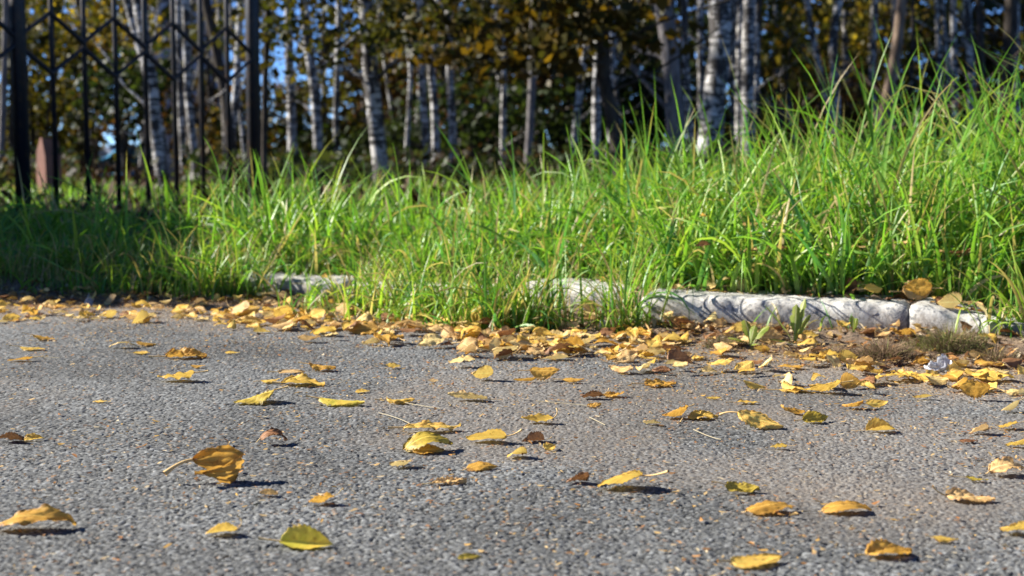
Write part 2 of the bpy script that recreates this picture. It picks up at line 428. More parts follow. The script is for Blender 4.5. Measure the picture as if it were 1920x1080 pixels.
def hero(cx, by, wpx, hpx, head, mat, label, z0=None, D0=None, pitch=0, rollsign=1, roll=None, two=True, grp=LEAFGRP, lift=0., **kw):
    """head: where the tip points, 0 = right, 90 = away. The lean that gives the leaf its height in view is searched for."""
    global leafcount
    leafcount += 1
    kw.setdefault('seed', leafcount * 13 + 5)
    if leafcount % 2 == 0 and .5 < kw.get('kw', 0) < 1.7 and not kw.get('kl') and roll is None and not any(w_ in label for w_ in ('boat', 'cup', 'curled', 'split', 'folded', 'smooth')): kw['kw'] = -kw['kw'] * 1.25; kw['fold'] = -abs(kw.get('fold', .1))
    B, F, uv, T, TF = leaf_geo(**kw)
    zz = 0.
    p = G(cx, by, 0)
    if z0 is None:
        for _ in range(3): p = G(cx, by, zz); zz = max(0.0015, float(ground_z(p[0], p[1])))
    elif D0: p = P(cx, by, D0); zz = float(p[2])
    else:
        zz = z0; p = G(cx, by, zz); yf = float(np.interp(p[0], KFX, KFY)) + .03
        if p[1] < yf: p = p * (yf / p[1]); p[2] = zz
    D = math.hypot(p[0], p[1]) if False else p[1]
    e = math.atan2(CAM_H - zz, D)
    best = None
    rs = [roll] if roll is not None else np.arange(4, 50, 3) * rollsign
    for r_ in rs:
        M = rot(R(head), R(pitch), R(float(r_)))
        q = B @ M.T
        wx = np.ptp(q[:, 0]); hh = q[:, 1] * math.sin(e) + q[:, 2] * math.cos(e); hx = np.ptp(hh)
        err = abs(math.log((hx / wx) / (hpx / wpx)))
        if best is None or err < best[0]: best = (err, M, wx)
    M = settle(best[1], B) if roll is None else best[1]; best = (0, M, np.ptp((B @ M.T)[:, 0])); sc = wpx * D / FPX / best[2]; sc = min(sc, .098)
    B = B @ M.T * sc; T = T @ M.T * sc
    # rest on the ground; the middle of the blade sits at the point asked for
    zmin = B[:, 2].min()
    sh = np.array([-(B[:, 0].min() + B[:, 0].max()) / 2, -B[B[:, 2] < zmin + .004 if (B[:, 2] < zmin + .004).any() else slice(None), 1].mean(), -zmin])
    B = B + sh; T = T + sh
    T[:, 2] = np.maximum(T[:, 2], .0008)
    root = empty('fallen_leaf', (p[0], p[1], zz + lift + .0006)); tag(root, label, 'leaf', grp)
    link('blade', mesh('blade', B, F, LM[mat], uv=uv), root)
    if two: link('stalk', mesh('stalk', T, TF, STALK), root)
    return root

H = hero
# --- foreground, from the photograph, one by one
H(68, 990, 152, 38, 4, 'G', 'long amber leaf arched like a bridge in the lower left corner', kl=-1.15, pitch=31, W=.42, roll=14, crum=.03, stalk=.5, sside=.1)
H(405, 908, 126, 88, 14, 'G', 'large golden brown leaf curled back on itself, largest on the asphalt', kl=.3, ucurl=2.9, drop=.20, roll=58, pitch=-4, W=.27, crum=.06, stalk=.30, sup=0., sside=-.5, wave=1.)
H(476, 757, 77, 36, 188, 'O', 'speckled olive leaf standing like a low tent, left of centre', kw=1.2, fold=-.5, stalk=.36, crum=.03, sup=-.1, rollsign=-1)
H(640, 761, 90, 19, -8, 'L', 'lime green leaf with a browned tip and long pale stalk', kw=1.4, fold=.25, W=.5, stalk=.32, sup=.1)
H(191, 755, 33, 8, 10, 'P', 'tiny pale flake-like leaf alone on the left asphalt', W=.5, two=False)
H(24, 828, 52, 22, 170, 'B', 'dark brown curled leaf at the left edge, tucked against a yellow one', kw=2.5, fold=-.3, crum=.05, stalk=.3, sside=.8)
H(62, 826, 38, 18, 20, 'Y', 'small yellow leaf tucked against the dark brown one at the left edge', kw=1.5, fold=.2, stalk=.2)
H(514, 829, 52, 18, 5, 'B', 'small brown arched leaf right of the big curled one', kl=-2., pitch=50, W=.6, crum=.05, roll=15)
H(504, 930, 38, 17, 160, 'T', 'small rust brown scrap of leaf below the big curled one', kw=1.6, crum=.06, bite=.5, stalk=.2, two=False)
H(603, 946, 50, 24, 195, 'G', 'small amber leaf with its stalk raised to the right', kw=2., crum=.07, stalk=.45, sup=.9, bite=.5)
H(416, 1002, 58, 36, 200, 'Y', 'three cornered yellow leaf with its stalk pointing straight up', kw=1.2, fold=.3, crum=.04, stalk=.6, sup=2.4)
H(573, 1026, 108, 44, -4, 'L', 'pale leaf folded open like a shell with lime green lower half', fold=.9, kw=.6, W=.62, crum=.015, stalk=.42, rollsign=1, kl=.25)
H(680, 736, 28, 11, 20, 'Y', 'tiny bright yellow leaf above the lime green one', kw=.8)
H(751, 756, 53, 18, 15, 'Y', 'ragged yellow leaf beside a pale dry grass stalk', kw=1., crum=.05, bite=.5)
H(877, 750, 76, 20, 178, 'C', 'cream coloured crinkled leaf lying nearly flat above centre', kw=1.7, W=.5, crum=.05, stalk=.4)
H(1008, 794, 64, 15, 185, 'Y', 'boat shaped yellow leaf with its thin stalk standing up', kw=1.5, fold=.4, kl=.8, W=.5, stalk=.4, sup=1.6)
H(810, 808, 110, 21, 8, 'P', 'long rolled pale yellow leaf lying behind the arched pair', kw=2.6, W=.42, crum=.035, stalk=.3)
H(802, 846, 96, 52, -6, 'O', 'olive yellow leaf arching high over an amber one, stalk to the left', kl=-1.8, pitch=52, W=.6, roll=28, crum=.03, stalk=.6, sup=-.35)
H(802, 850, 62, 28, 10, 'G', 'amber leaf lying under the olive arched one', kw=1.2, crum=.04, stalk=.2)
H(912, 827, 78, 27, 186, 'Y', 'smooth clear yellow leaf with its stalk hooked round to the right', kw=.7, fold=.15, W=.66, crum=.012, stalk=.42, sup=.25, sside=.5)
H(1000, 828, 44, 27, 200, 'B', 'dark brown folded leaf behind a small yellow one', fold=.9, kw=1., crum=.05, stalk=.4, sup=.5)
H(1031, 843, 27, 23, 60, 'Y', 'small curled yellow leaf leaning on the dark brown folded one', kw=2.2, crum=.05, two=False)
H(969, 857, 40, 23, 190, 'P', 'small pale yellow leaf with a hooked end, below the smooth yellow one', kl=-1.4, kw=.8, pitch=35, stalk=.25, sup=-1.2)
H(751, 877, 41, 30, 215, 'C', 'small upright cream leaf below the arched pair', kw=.8, crum=.04, stalk=.2, two=False)
H(904, 883, 62, 25, 5, 'G', 'golden shell shaped leaf with a long stalk reaching left', kw=-1.5, W=.6, kl=-.7, pitch=15, stalk=.62, sup=-.25, crum=.02, rollsign=1)
H(843, 910, 66, 22, 10, 'T', 'dry tan leaf with a turned up left end', kw=2., crum=.08, W=.45, stalk=.35, bite=.4)
H(1083, 906, 46, 27, 190, 'B', 'crumpled pinkish brown leaf left of the broad yellow one', kw=2.2, crum=.09, stalk=.25)
H(1162, 914, 90, 30, 184, 'Y', 'broad yellow leaf lifted at the edge, stalk pointing at the viewer', kw=-.9, kl=-.9, pitch=25, W=.7, crum=.03, stalk=.4, sside=1.4, sup=-.4)
H(880, 1049, 45, 14, 8, 'O', 'small ochre leaf near the bottom edge, centre', kw=2., W=.4, crum=.04, two=False)
H(1109, 747, 44, 18, 190, 'B', 'curled brown leaf joined to a yellow one, right of centre', kw=2.5, crum=.07, stalk=.5, sup=1.2)
H(1150, 744, 44, 17, 12, 'G', 'ragged golden leaf with a dark turned up tip beside the brown curl', kw=1.4, crum=.07, tipcurl=.8, bite=.3)
H(1114, 764, 28, 12, 10, 'G', 'small russet flake under the brown curled leaf', kw=1.5, crum=.08, two=False)
H(1222, 797, 34, 12, 170, 'C', 'small cream leaf just left of a golden pair', kw=1.2, crum=.05, two=False)
H(1265, 784, 52, 22, 200, 'G', 'golden brown half of the leaf pair on the right, left one', kw=1.5, crum=.05, stalk=.3)
H(1319, 786, 60, 23, 8, 'Y', 'yellow leaf of the pair on the right, with crossing stalk', kw=1.2, crum=.05, stalk=.5, sside=-1.5)
H(1339, 749, 30, 7, 5, 'Y', 'thin flat yellow leaf right of centre, seen edge on', W=.4, kw=.8, two=False)
H(1402, 757, 46, 11, 0, 'Y', 'slim yellow leaf lying flat between two curled ones', W=.5, kw=1.2)
H(1486, 777, 43, 35, 165, 'G', 'golden leaf curled upright like a cupped hand', kw=2.2, kl=1.2, crum=.05, stalk=.2)
H(1530, 793, 54, 26, 20, 'O', 'ribbed olive leaf rolled up beside the cupped golden one', kw=3., crum=.06, W=.7, stalk=.35)
H(1427, 806, 86, 38, -14, 'P', 'pale yellow leaf freckled with brown, stalk looping left', kw=.9, fold=.2, W=.56, crum=.045, stalk=.45, sup=-.9)
H(1460, 842, 31, 13, 170, 'Y', 'tiny yellow leaf alone in the middle right asphalt', kw=1., stalk=.5)
H(1598, 765, 42, 14, 185, 'G', 'russet leaf touching a yellow one with an upturned tip', kw=1.5, crum=.05)
H(1645, 765, 44, 22, 8, 'Y', 'yellow leaf with its tip turned sharply up', kw=.9, tipcurl=1.6, W=.5, stalk=.3)
H(1653, 809, 62, 22, 5, 'Y', 'yellow leaf split open in two flaps, right of centre', fold=.7, kw=1., stalk=.5)
H(1835, 813, 44, 31, 200, 'T', 'tan leaf curled into a cup, right side', kw=1.8, crum=.05, stalk=.2)
H(1888, 804, 40, 15, 190, 'Y', 'small yellow leaf beside the tan cup, right side', kw=1., crum=.05)
H(1816, 830, 38, 10, 5, 'B', 'thin dark russet leaf lying flat on the right', W=.5, crum=.04)
H(1907, 838, 46, 27, 175, 'Y', 'rounded yellow leaf cut by the right edge', kw=1.1, crum=.02, stalk=.5)
H(1888, 888, 80, 35, 3, 'T', 'tan leaf bent into a wave at the right edge', kl=-1.5, pitch=38, W=.62, roll=26, crum=.05, stalk=.3)
H(1832, 902, 44, 11, 0, 'O', 'narrow olive leaf with a thin stalk to the left', W=.4, kw=1., stalk=.8)
H(1820, 940, 90, 32, -12, 'T', 'broad tan leaf with wavy torn lower edge and lifted stalk', kw=.7, W=.6, crum=.06, stalk=.38, sup=.9, bite=.3)
H(1393, 924, 68, 30, 8, 'O', 'olive yellow leaf with a blunt raised end, stalk to the left', kw=1.3, kl=.8, W=.6, crum=.04, stalk=.45, sup=-.4)
H(1443, 962, 96, 38, 10, 'G', 'golden leaf humped over its own shadow, lower right', kw=-1.6, kl=-.9, pitch=22, W=.66, crum=.03, stalk=.35, sside=1.6, sup=-.2)
H(1588, 962, 100, 18, -3, 'G', 'slim amber leaf arched low over the asphalt, lower right', kl=-1.1, pitch=30, W=.5, roll=12, crum=.02)
H(1899, 999, 60, 38, 190, 'Y', 'crumpled yellow leaf at the right edge near the bottom', kw=1.8, crum=.06, stalk=.5)
H(1772, 1017, 50, 17, 0, 'Y', 'small blurred yellow leaf near the bottom right corner', kw=1.4, W=.5, stalk=.3)
H(1668, 1042, 94, 33, 15, 'G', 'amber and brown leaf rolled into a ring near the bottom right', kw=3.4, crum=.05, W=.8, stalk=.3)
H(1418, 1058, 106, 44, 18, 'Y', 'large blurred yellow leaf at the bottom edge, right of centre', kw=.6, W=.66, crum=.02, stalk=.3, kl=.3)
H(1824, 749, 60, 45, 172, 'G', 'dark golden speckled leaf standing upright on the right', kw=-1.5, W=.85, crum=.05, roll=54, stalk=.5, sup=-.6)
H(1894, 772, 38, 20, 190, 'C', 'pale yellow leaf right of the dark golden upright one', kw=1., stalk=.4)
H(1729, 748, 38, 10, 180, 'P', 'thin pale leaf lying flat below the right hand drift', kw=1., W=.5, stalk=.5)
H(1902, 742, 36, 16, 5, 'C', 'pale leaf on the right edge just below the drift', kw=1., crum=.04)
# --- further back on the asphalt
H(333, 713, 71, 22, 184, 'Y', 'clean yellow leaf with a long stalk to the right, upper left asphalt', kw=-.6, W=.62, crum=.015, stalk=.4)
H(371, 690, 28, 9, 5, 'G', 'small amber leaf just behind the clean yellow one', kw=1., two=False)
H(349, 672, 78, 20, 4, 'G', 'orange brown leaf pair lying crossed, upper left asphalt', kw=1.8, crum=.06, fold=.3)
H(61, 657, 48, 13, 2, 'Y', 'yellow leaf flat on the left asphalt in front of the drift', kw=.9, W=.6)
H(38, 677, 48, 9, 185, 'G', 'thin amber leaf nearest the left edge, seen edge on', W=.5, kw=.8)
H(81, 638, 43, 14, 4, 'G', 'amber humped leaf left, close to the drift', kw=-1.2)
H(230, 652, 52, 13, 175, 'C', 'pale curved leaf beside a small amber one, left', kl=-1., pitch=25, roll=14, W=.5)
H(275, 648, 36, 11, 20, 'G', 'small amber leaf touching the pale curved one, left', kw=1.2)
H(265, 664, 32, 10, 0, 'Y', 'small yellow leaf below the pale curved one, left', kw=1.)
H(436, 663, 29, 7, 0, 'Y', 'tiny flat yellow leaf between the left leaves and the centre', W=.5, two=False)
H(568, 723, 86, 24, -14, 'Y', 'long yellow leaf with a small one at its left, upper left of centre', kw=.9, fold=.25, crum=.03, stalk=.25)
H(507, 718, 36, 11, 0, 'Y', 'small yellow leaf at the left of the long yellow one', kw=1.)
H(546, 700, 50, 9, 5, 'T', 'thin tan leaf behind the long yellow one', W=.4, kw=1.)
H(604, 695, 53, 15, -10, 'G', 'golden crumpled leaf behind and right of the long yellow one', kw=1.4, crum=.06)
H(738, 690, 28, 13, 10, 'Y', 'small bright yellow leaf alone above the lime green one', kw=.9)
H(814, 716, 18, 8, 10, 'T', 'tiny tan flake left of the upright pale yellow leaf', two=False)
H(905, 712, 41, 31, 200, 'P', 'pale yellow leaf standing on edge in front of the drift', kw=.8, roll=58, W=.9, crum=.03, two=False)
H(983, 716, 42, 14, 170, 'G', 'slim golden leaf leading left from a domed one', kw=1., W=.4)
H(1021, 715, 56, 29, 5, 'G', 'domed golden leaf in front of the central drift', kw=-2., W=.8, roll=30, crum=.03)
H(1074, 718, 42, 13, -8, 'G', 'amber leaf flat at the right of the domed one', kw=1., W=.5)
H(1238, 724, 62, 23, 12, 'G', 'ragged golden leaf pair below the central drift', kw=1.5, crum=.07, bite=.4)
H(1415, 730, 44, 15, 5, 'Y', 'yellow leaf with a thin stalk reaching left, below the drift', kw=1., W=.5, stalk=.6)
H(1500, 735, 80, 17, -4, 'Y', 'long pale yellow leaf at the front of the right hand drift', W=.45, kw=1.1)
H(1545, 736, 60, 26, 185, 'Y', 'wide yellow leaf overlapping the long pale one in the right hand drift', kw=1.1, crum=.05)
H(1596, 729, 46, 34, 30, 'G', 'golden leaf raised to a peak in the right hand drift', kw=1.6, W=.8, roll=55)
DR = 'leaves lying by the kerb'
# --- by the kerb and in the grass
H(1543, 524, 64, 46, 25, 'T', 'large dry tan leaf caught upright in the grass above the kerb', D0=2.62, W=.85, crum=.07, grp=DR)
H(1566, 520, 46, 34, 170, 'C', 'pale leaf leaning against the large tan one in the grass', D0=2.60, kw=.8, W=.8, roll=50, grp=DR)
H(1719, 558, 50, 44, 160, 'G', 'golden brown leaf standing upright on the kerb top', z0=.068, roll=60, W=.95, crum=.05, grp=DR)
H(1640, 560, 38, 24, 20, 'Y', 'yellow leaf on the kerb top left of the golden brown one', z0=.074, kw=1., roll=40, grp=DR)
H(1722, 622, 62, 46, 10, 'T', 'tan leaf leaning up against the front edge of the kerb', kw=.9, W=.8, roll=55, crum=.05, grp=DR)
H(1776, 592, 52, 34, 195, 'C', 'cream leaf standing on the sunken grey kerb stone', z0=.052, kw=.7, W=.85, roll=55, grp=DR)
H(1535, 618, 36, 40, 55, 'C', 'narrow cream leaf leaning against the kerb face', roll=75, W=.5, grp=DR)
H(1583, 618, 44, 34, 170, 'B', 'mauve brown leaf propped against the kerb face', roll=60, W=.85, grp=DR)
H(1593, 682, 42, 30, 30, 'Y', 'clear yellow leaf tilted up on the bare earth', kw=.7, W=.7, roll=50, crum=.015, grp=DR)
H(1393, 612, 44, 42, 20, 'C', 'pale yellow leaf against the kerb left of the dandelion', roll=65, W=.8, grp=DR)
H(1384, 634, 34, 30, 190, 'P', 'yellowish leaf at the foot of the dandelion', roll=60, W=.8, grp=DR)
H(1428, 662, 30, 28, 160, 'Y', 'bright yellow leaf on end in front of the dandelion', roll=60, W=.6, grp=DR)
H(1448, 645, 60, 36, 20, 'T', 'broad pinkish tan leaf behind the dandelion stems', kw=1., W=.8, roll=45, crum=.05, grp=DR)
H(1520, 632, 34, 20, 10, 'Y', 'small yellow leaf under the narrow cream one', kw=1., roll=35, grp=DR)
H(1655, 618, 40, 18, 180, 'G', 'amber leaf tip lying on the dead moss', z0=.03, kw=1., roll=30, grp=DR)
H(1688, 620, 34, 30, 20, 'T', 'tan leaf upright on the dead moss, right of the amber one', z0=.03, roll=62, grp=DR)
H(1690, 650, 26, 30, 50, 'T', 'thin tan leaf hanging on the moss clump', z0=.02, roll=75, W=.5, grp=DR)
H(1803, 607, 40, 16, 0, 'G', 'amber leaf lying on the sunken kerb stone', z0=.045, kw=1., roll=25, grp=DR)
H(1897, 640, 40, 38, 20, 'C', 'cream leaf upright at the end of the kerb, right edge', roll=65, W=.8, grp=DR)
H(1868, 702, 54, 22, 10, 'C', 'pale leaf lying on dust near the right edge', kw=.8, grp=DR)
H(1903, 692, 46, 24, 20, 'B', 'russet brown leaf beside the pale one near the right edge', kw=1.2, grp=DR)
H(1880, 435, 34, 26, 20, 'T', 'tan leaf snagged high in the grass at the right', D0=2.6, kw=1.2, W=.8, roll=45, grp='leaves caught in the grass')
H(1600, 462, 32, 16, 10, 'C', 'cream leaf caught in the grass above the large tan one', D0=2.65, kw=1., roll=35, grp='leaves caught in the grass')
H(1640, 375, 30, 22, 150, 'G', 'orange leaf caught high in the grass, right of centre', D0=2.7, roll=45, grp='leaves caught in the grass')
H(476, 474, 34, 24, 10, 'G', 'orange yellow leaf caught in the grass on the left', D0=3.1, roll=45, grp='leaves caught in the grass')
H(1185, 634, 26, 28, 40, 'Y', 'small yellow leaf standing on its point at the grass tuft', roll=65, W=.7, grp=DR)
H(1275, 690, 50, 34, 30, 'B', 'rust brown leaf standing up in the drift right of centre', roll=55, W=.8, grp=DR)
H(1108, 595, 40, 26, 30, 'T', 'tan leaf resting against the short pale kerb stone', roll=45, grp=DR)
n_hero = leafcount

# --- the drift of leaves along the verge: shared shapes, each leaf its own object
protos = []
for i in range(18):
    r = np.random.default_rng(900 + i)
    B, F, uv, T, TF = leaf_geo(W=r.uniform(.55, .9), kl=r.uniform(-1.2, 1.), kw=r.uniform(-1.6, 2.2), fold=r.uniform(-.3, .5), twist=r.uniform(-.6, .6), tipcurl=r.uniform(-.5, 1.2),
                               crum=r.uniform(.03, .08), seed=900 + i, nu=16, nv=9, stalk=r.uniform(.25, .5), sup=r.uniform(-.3, .9), sside=r.uniform(-.8, .8), bite=r.choice([0, 0, .4]))
    protos.append((B, F, uv, T, TF))
pm = {}
def proto_mesh(i, m):
    if (i, m) not in pm:
        B, F, uv, T, TF = protos[i]; pm[(i, m)] = mesh('blade', B, F, LM[m], uv=uv)
    return pm[(i, m)]
stm = [mesh('stalk', p[3], p[4], STALK) for p in protos]
CN = {'Y': 'yellow', 'G': 'golden', 'T': 'tan', 'C': 'cream', 'B': 'brown', 'P': 'pale yellow', 'L': 'lime green', 'O': 'olive'}
zones = [(0, 160, 'at the left edge of the drift'), (160, 340, 'in the left part of the drift'), (340, 520, 'below the far left kerb stone'), (520, 700, 'in the drift left of centre'),
         (700, 860, 'in front of the grass left of centre'), (860, 1010, 'in the central drift'), (1010, 1150, 'in the drift below the short kerb stone'), (1150, 1300, 'where the long kerb stone begins'),
         (1300, 1480, 'in front of the dandelion'), (1480, 1640, 'in the right hand drift'), (1640, 1800, 'below the moss clumps'), (1800, 1925, 'near the right edge of the drift')]
drift = []
bands = [(0, 500, 562, 618, 50), (400, 900, 576, 640, 52), (680, 1010, 600, 672, 40), (900, 1280, 620, 694, 54), (1180, 1560, 655, 722, 34), (1480, 1780, 680, 738, 38), (1700, 1925, 672, 735, 18)]
rg = np.random.default_rng(11)
for x0, x1, ya, yb, n in bands:
    for _ in range(n):
        px = rg.uniform(x0, x1)
        if rg.random() < .45: px = x0 + (x1 - x0) * (math.floor(rg.random() * 5) + .5) / 5 + rg.normal(0, 16)
        t = (px - x0) / (x1 - x0); py = ya + (yb - ya) * (.18 + .64 * rg.beta(2, 2)) + (t - .5) * (12 if x0 > 300 else 0)
        m = rg.choice(list('YYYYPPCCCTTTGGB')); i = int(rg.integers(18))
        drift.append((px, py, m, i))
drift = drift[:300 - n_hero - 2]
used_lab = {}
items = []
for px, py, m, i in drift:
    p = G(px, py, 0); zz = .002
    for _ in range(3): p = G(px, py, zz); zz = max(.002, float(ground_z(p[0], p[1])))
    L = rg.uniform(.030, .054) * (.74 if px < 430 else .88 if px < 700 else 1.); roll = rg.choice([-1, 1]) * rg.beta(1.4, 2.2) * 75 + (8 if rg.random() > .5 else 0); head = rg.uniform(0, 360); pitch = rg.uniform(-18, 18)
    pose = 'flat' if abs(roll) < 14 else 'tilted' if abs(roll) < 36 else 'upright'
    M = settle(rot(R(head), R(pitch), R(roll)), protos[i][0]); B = protos[i][0] @ M.T * L; T = protos[i][3] @ M.T * L
    sh = -B[:, 2].min()
    items.append([px, py, m, i, p, zz + sh + .0006 - .003 * (abs(roll) > 40) + (.006 * rg.random() if rg.random() < .3 else 0), L, M, pose])
from collections import defaultdict
grp = defaultdict(list)
for it in items:
    zt = next(z for z in zones if z[0] - 40 <= it[0] < z[1] + (60 if z[1] > 1900 else 0) and it[0] < z[1] + (60 if z[1] > 1900 else 0))[2]
    big = 'small' if it[6] < .038 else 'large' if it[6] > .047 else 'medium'
    grp[(CN[it[2]], it[8], big, zt)].append(it)
labs = {}
for (cn, pose, big, zt), l in grp.items():
    l.sort(key=lambda q: q[0])
    for n, it in enumerate(l):
        ex = '' if len(l) == 1 else (', the left one' if n == 0 else ', the right one') if len(l) == 2 else (', leftmost' if n == 0 else ', rightmost' if n == len(l) - 1 else ', between two alike')
        labs[id(it)] = f'{big} {cn} leaf lying {pose} {zt}{ex}'.replace('lying upright', 'standing upright')
for it in items:
    px, py, m, i, p, z, L, M, pose = it
    o = empty('fallen_leaf', (p[0], p[1], z)); tag(o, labs[id(it)], 'leaf', 'leaves in the drift along the verge')
    o.rotation_mode = 'XYZ'; mw = Matrix(M.tolist()).to_euler(); o.rotation_euler = mw; o.scale = (L, L, L)
    link('blade', proto_mesh(i, m), o); link('stalk', stm[i], o)

# past the three hundred largest: the further, smaller leaves of the same drift and those sunk in the grass
def drift_rest():
    r = np.random.default_rng(21); VV, FF, UU, MI, off = [], [], [], [], 0; keys = list('YGTCBP')
    for x0, x1, ya, yb, n in ((0, 520, 534, 602, 105), (400, 960, 550, 628, 110), (860, 1290, 590, 676, 110), (1180, 1560, 655, 712, 30), (1400, 1925, 680, 732, 45), (1290, 1900, 606, 655, 48), (900, 1900, 500, 560, 60), (1250, 1900, 440, 545, 36)):
        for _ in range(n):
            px, py = r.uniform(x0, x1), ya + (yb - ya) * (.5 + (r.uniform(x0, x1) * 0)) + r.normal(0, .28) * (yb - ya); i = int(r.integers(18)); zz = .004
            for _k in range(3): p = G(px, py, zz); zz = max(.002, float(ground_z(p[0], p[1])))
            if yb == 545: p = P(px, py, r.uniform(2.5, 2.75) + .0004 * max(0, 1250 - px)); zz = float(p[2])
            roll = r.choice([-1, 1]) * r.beta(1.3, 2.2) * 70; M = settle(rot(R(r.uniform(0, 360)), 0, R(roll)), protos[i][0][::5]); L = r.uniform(.022, .044) * (.75 if px < 520 else 1.)
            B = (protos[i][0] @ M.T) * L; B[:, 2] -= B[:, 2].min() - (.0006 + .010 * r.random() * (r.random() < .4)); B += np.array([p[0], p[1], zz])
            VV.append(B); FF.append(protos[i][1] + off); UU.append(protos[i][2]); off += len(B)
            m = r.choice([0, 1, 2, 2, 2, 3, 3, 4, 4, 4] if py < 560 or x0 > 1280 and yb < 660 else [0, 0, 0, 1, 2, 2, 3, 3, 3, 4, 5, 5]); MI.append(np.full(len(protos[i][1]), m))
    me = mesh('leaf_drift', np.vstack(VV), np.vstack(FF), None, uv=np.vstack(UU))
    for q in keys: me.materials.append(LM[q])
    me.polygons.foreach_set('material_index', np.concatenate(MI).astype(np.int32)); return me
o = link('leaf_drift', drift_rest()); tag(o, 'yellow and tan leaves heaped along the verge and in the grass roots', 'leaves', kind='stuff')

# --- crumbled leaf bits, seeds and sodden leaves nobody could count
def flakes(n, posf, size, colf, seed, zoff=.001, flat=.35):
    r = np.random.default_rng(seed)
    xy = posf(r, n); n = len(xy)
    s = size(r, n)
    a = r.uniform(0, 2 * math.pi, n); asp = r.uniform(.35, .9, n)
    tx = r.normal(0, flat, n); ty = r.normal(0, flat, n)
    base = np.array([[1, 0], [.35, .5], [-.4, .42], [-1, 0], [-.3, -.5], [.4, -.38]])
    q = base[None] * s[:, None, None] * np.stack([np.ones(n), asp], 1)[:, None]
    q = q * (1 + r.normal(0, .16, q.shape))
    c, sn = np.cos(a), np.sin(a)
    X = q[..., 0] * c[:, None] - q[..., 1] * sn[:, None]; Y = q[..., 0] * sn[:, None] + q[..., 1] * c[:, None]
    Z = X * tx[:, None] + Y * ty[:, None] + (np.abs(q[..., 1])) * r.normal(0, .5, n)[:, None]
    Z -= Z.min(1)[:, None]
    z0 = xy[:, 2] if xy.shape[1] > 2 else np.maximum(.0018, ground_z(xy[:, 0], xy[:, 1]))
    V = np.stack([X + xy[:, 0:1], Y + xy[:, 1:2], Z + z0[:, None] + zoff], -1).reshape(-1, 3)
    i = np.arange(n)[:, None] * 6
    F = np.vstack([i + np.array([[0, 1, 2, 3]]), i + np.array([[0, 3, 4, 5]])])
    col = np.repeat(colf(r, n), 6, 0)
    return V, F, col
k = NB('crumbs'); k.base(k.mix(k.ramp(k.noise(k.coords(), 200), [(.4, 0.), (.7, .5)]), k.attr('tint'), (.2, .1, .04)), .7, .2); k.translucent(k.attr('tint'), .15); CRUMB = k.m
pal = np.array([[.55, .38, .16], [.62, .45, .22], [.45, .22, .07], [.34, .15, .05], [.55, .33, .08], [.2, .1, .04], [.66, .55, .36]])
def colf(r, n): return pal[r.integers(len(pal), size=n)] * r.uniform(.7, 1.15, (n, 1))
def pos_road(r, n):
    x = r.uniform(-1.1, 1.1, n); ye = np.interp(x, EX, EY); d = np.abs(r.exponential(.22, n)); y = ye + .10 - d
    k2 = r.random(n) < .42; y = np.where(k2, r.uniform(.9, 2.6, n), y); m = (y > .88) & (y < 2.95)
    k3 = fbm(x * 7, y * 7, 91) > r.uniform(.25, .62, n)
    return np.stack([x, y], 1)[m & k3]
V, F, C = flakes(46000, pos_road, lambda r, n: np.minimum(r.gamma(3, .0006, n) + .0007, .0042), colf, 5, flat=.15)
o = link('seed_crumbs', mesh('seed_crumbs', V, F, CRUMB, False, col=C)); tag(o, 'birch seeds and leaf crumbs strewn over the asphalt', 'leaf crumbs', kind='stuff')
def pos_lit(r, n):
    x = r.uniform(-1.6, 1.6, n); yk = np.interp(x, KX, KY); ye = np.interp(x, EX, EY)
    y = ye + .02 + (yk + .35 - ye) * r.beta(1.3, 2.2, n); m = fbm(x * 6, y * 6, 97) > r.uniform(.2, .55, n)
    return np.stack([x, y], 1)[m]
V, F, C = flakes(9500, pos_lit, lambda r, n: r.uniform(.003, .012, n), lambda r, n: pal[r.integers(7, size=n)] * r.uniform(.35, 1.1, (n, 1)), 6, .001, .3)
o = link('leaf_litter', mesh('leaf_litter', V, F, CRUMB, False, col=C)); tag(o, 'matted brown leaf litter between kerb and grass roots', 'leaf litter', kind='stuff')

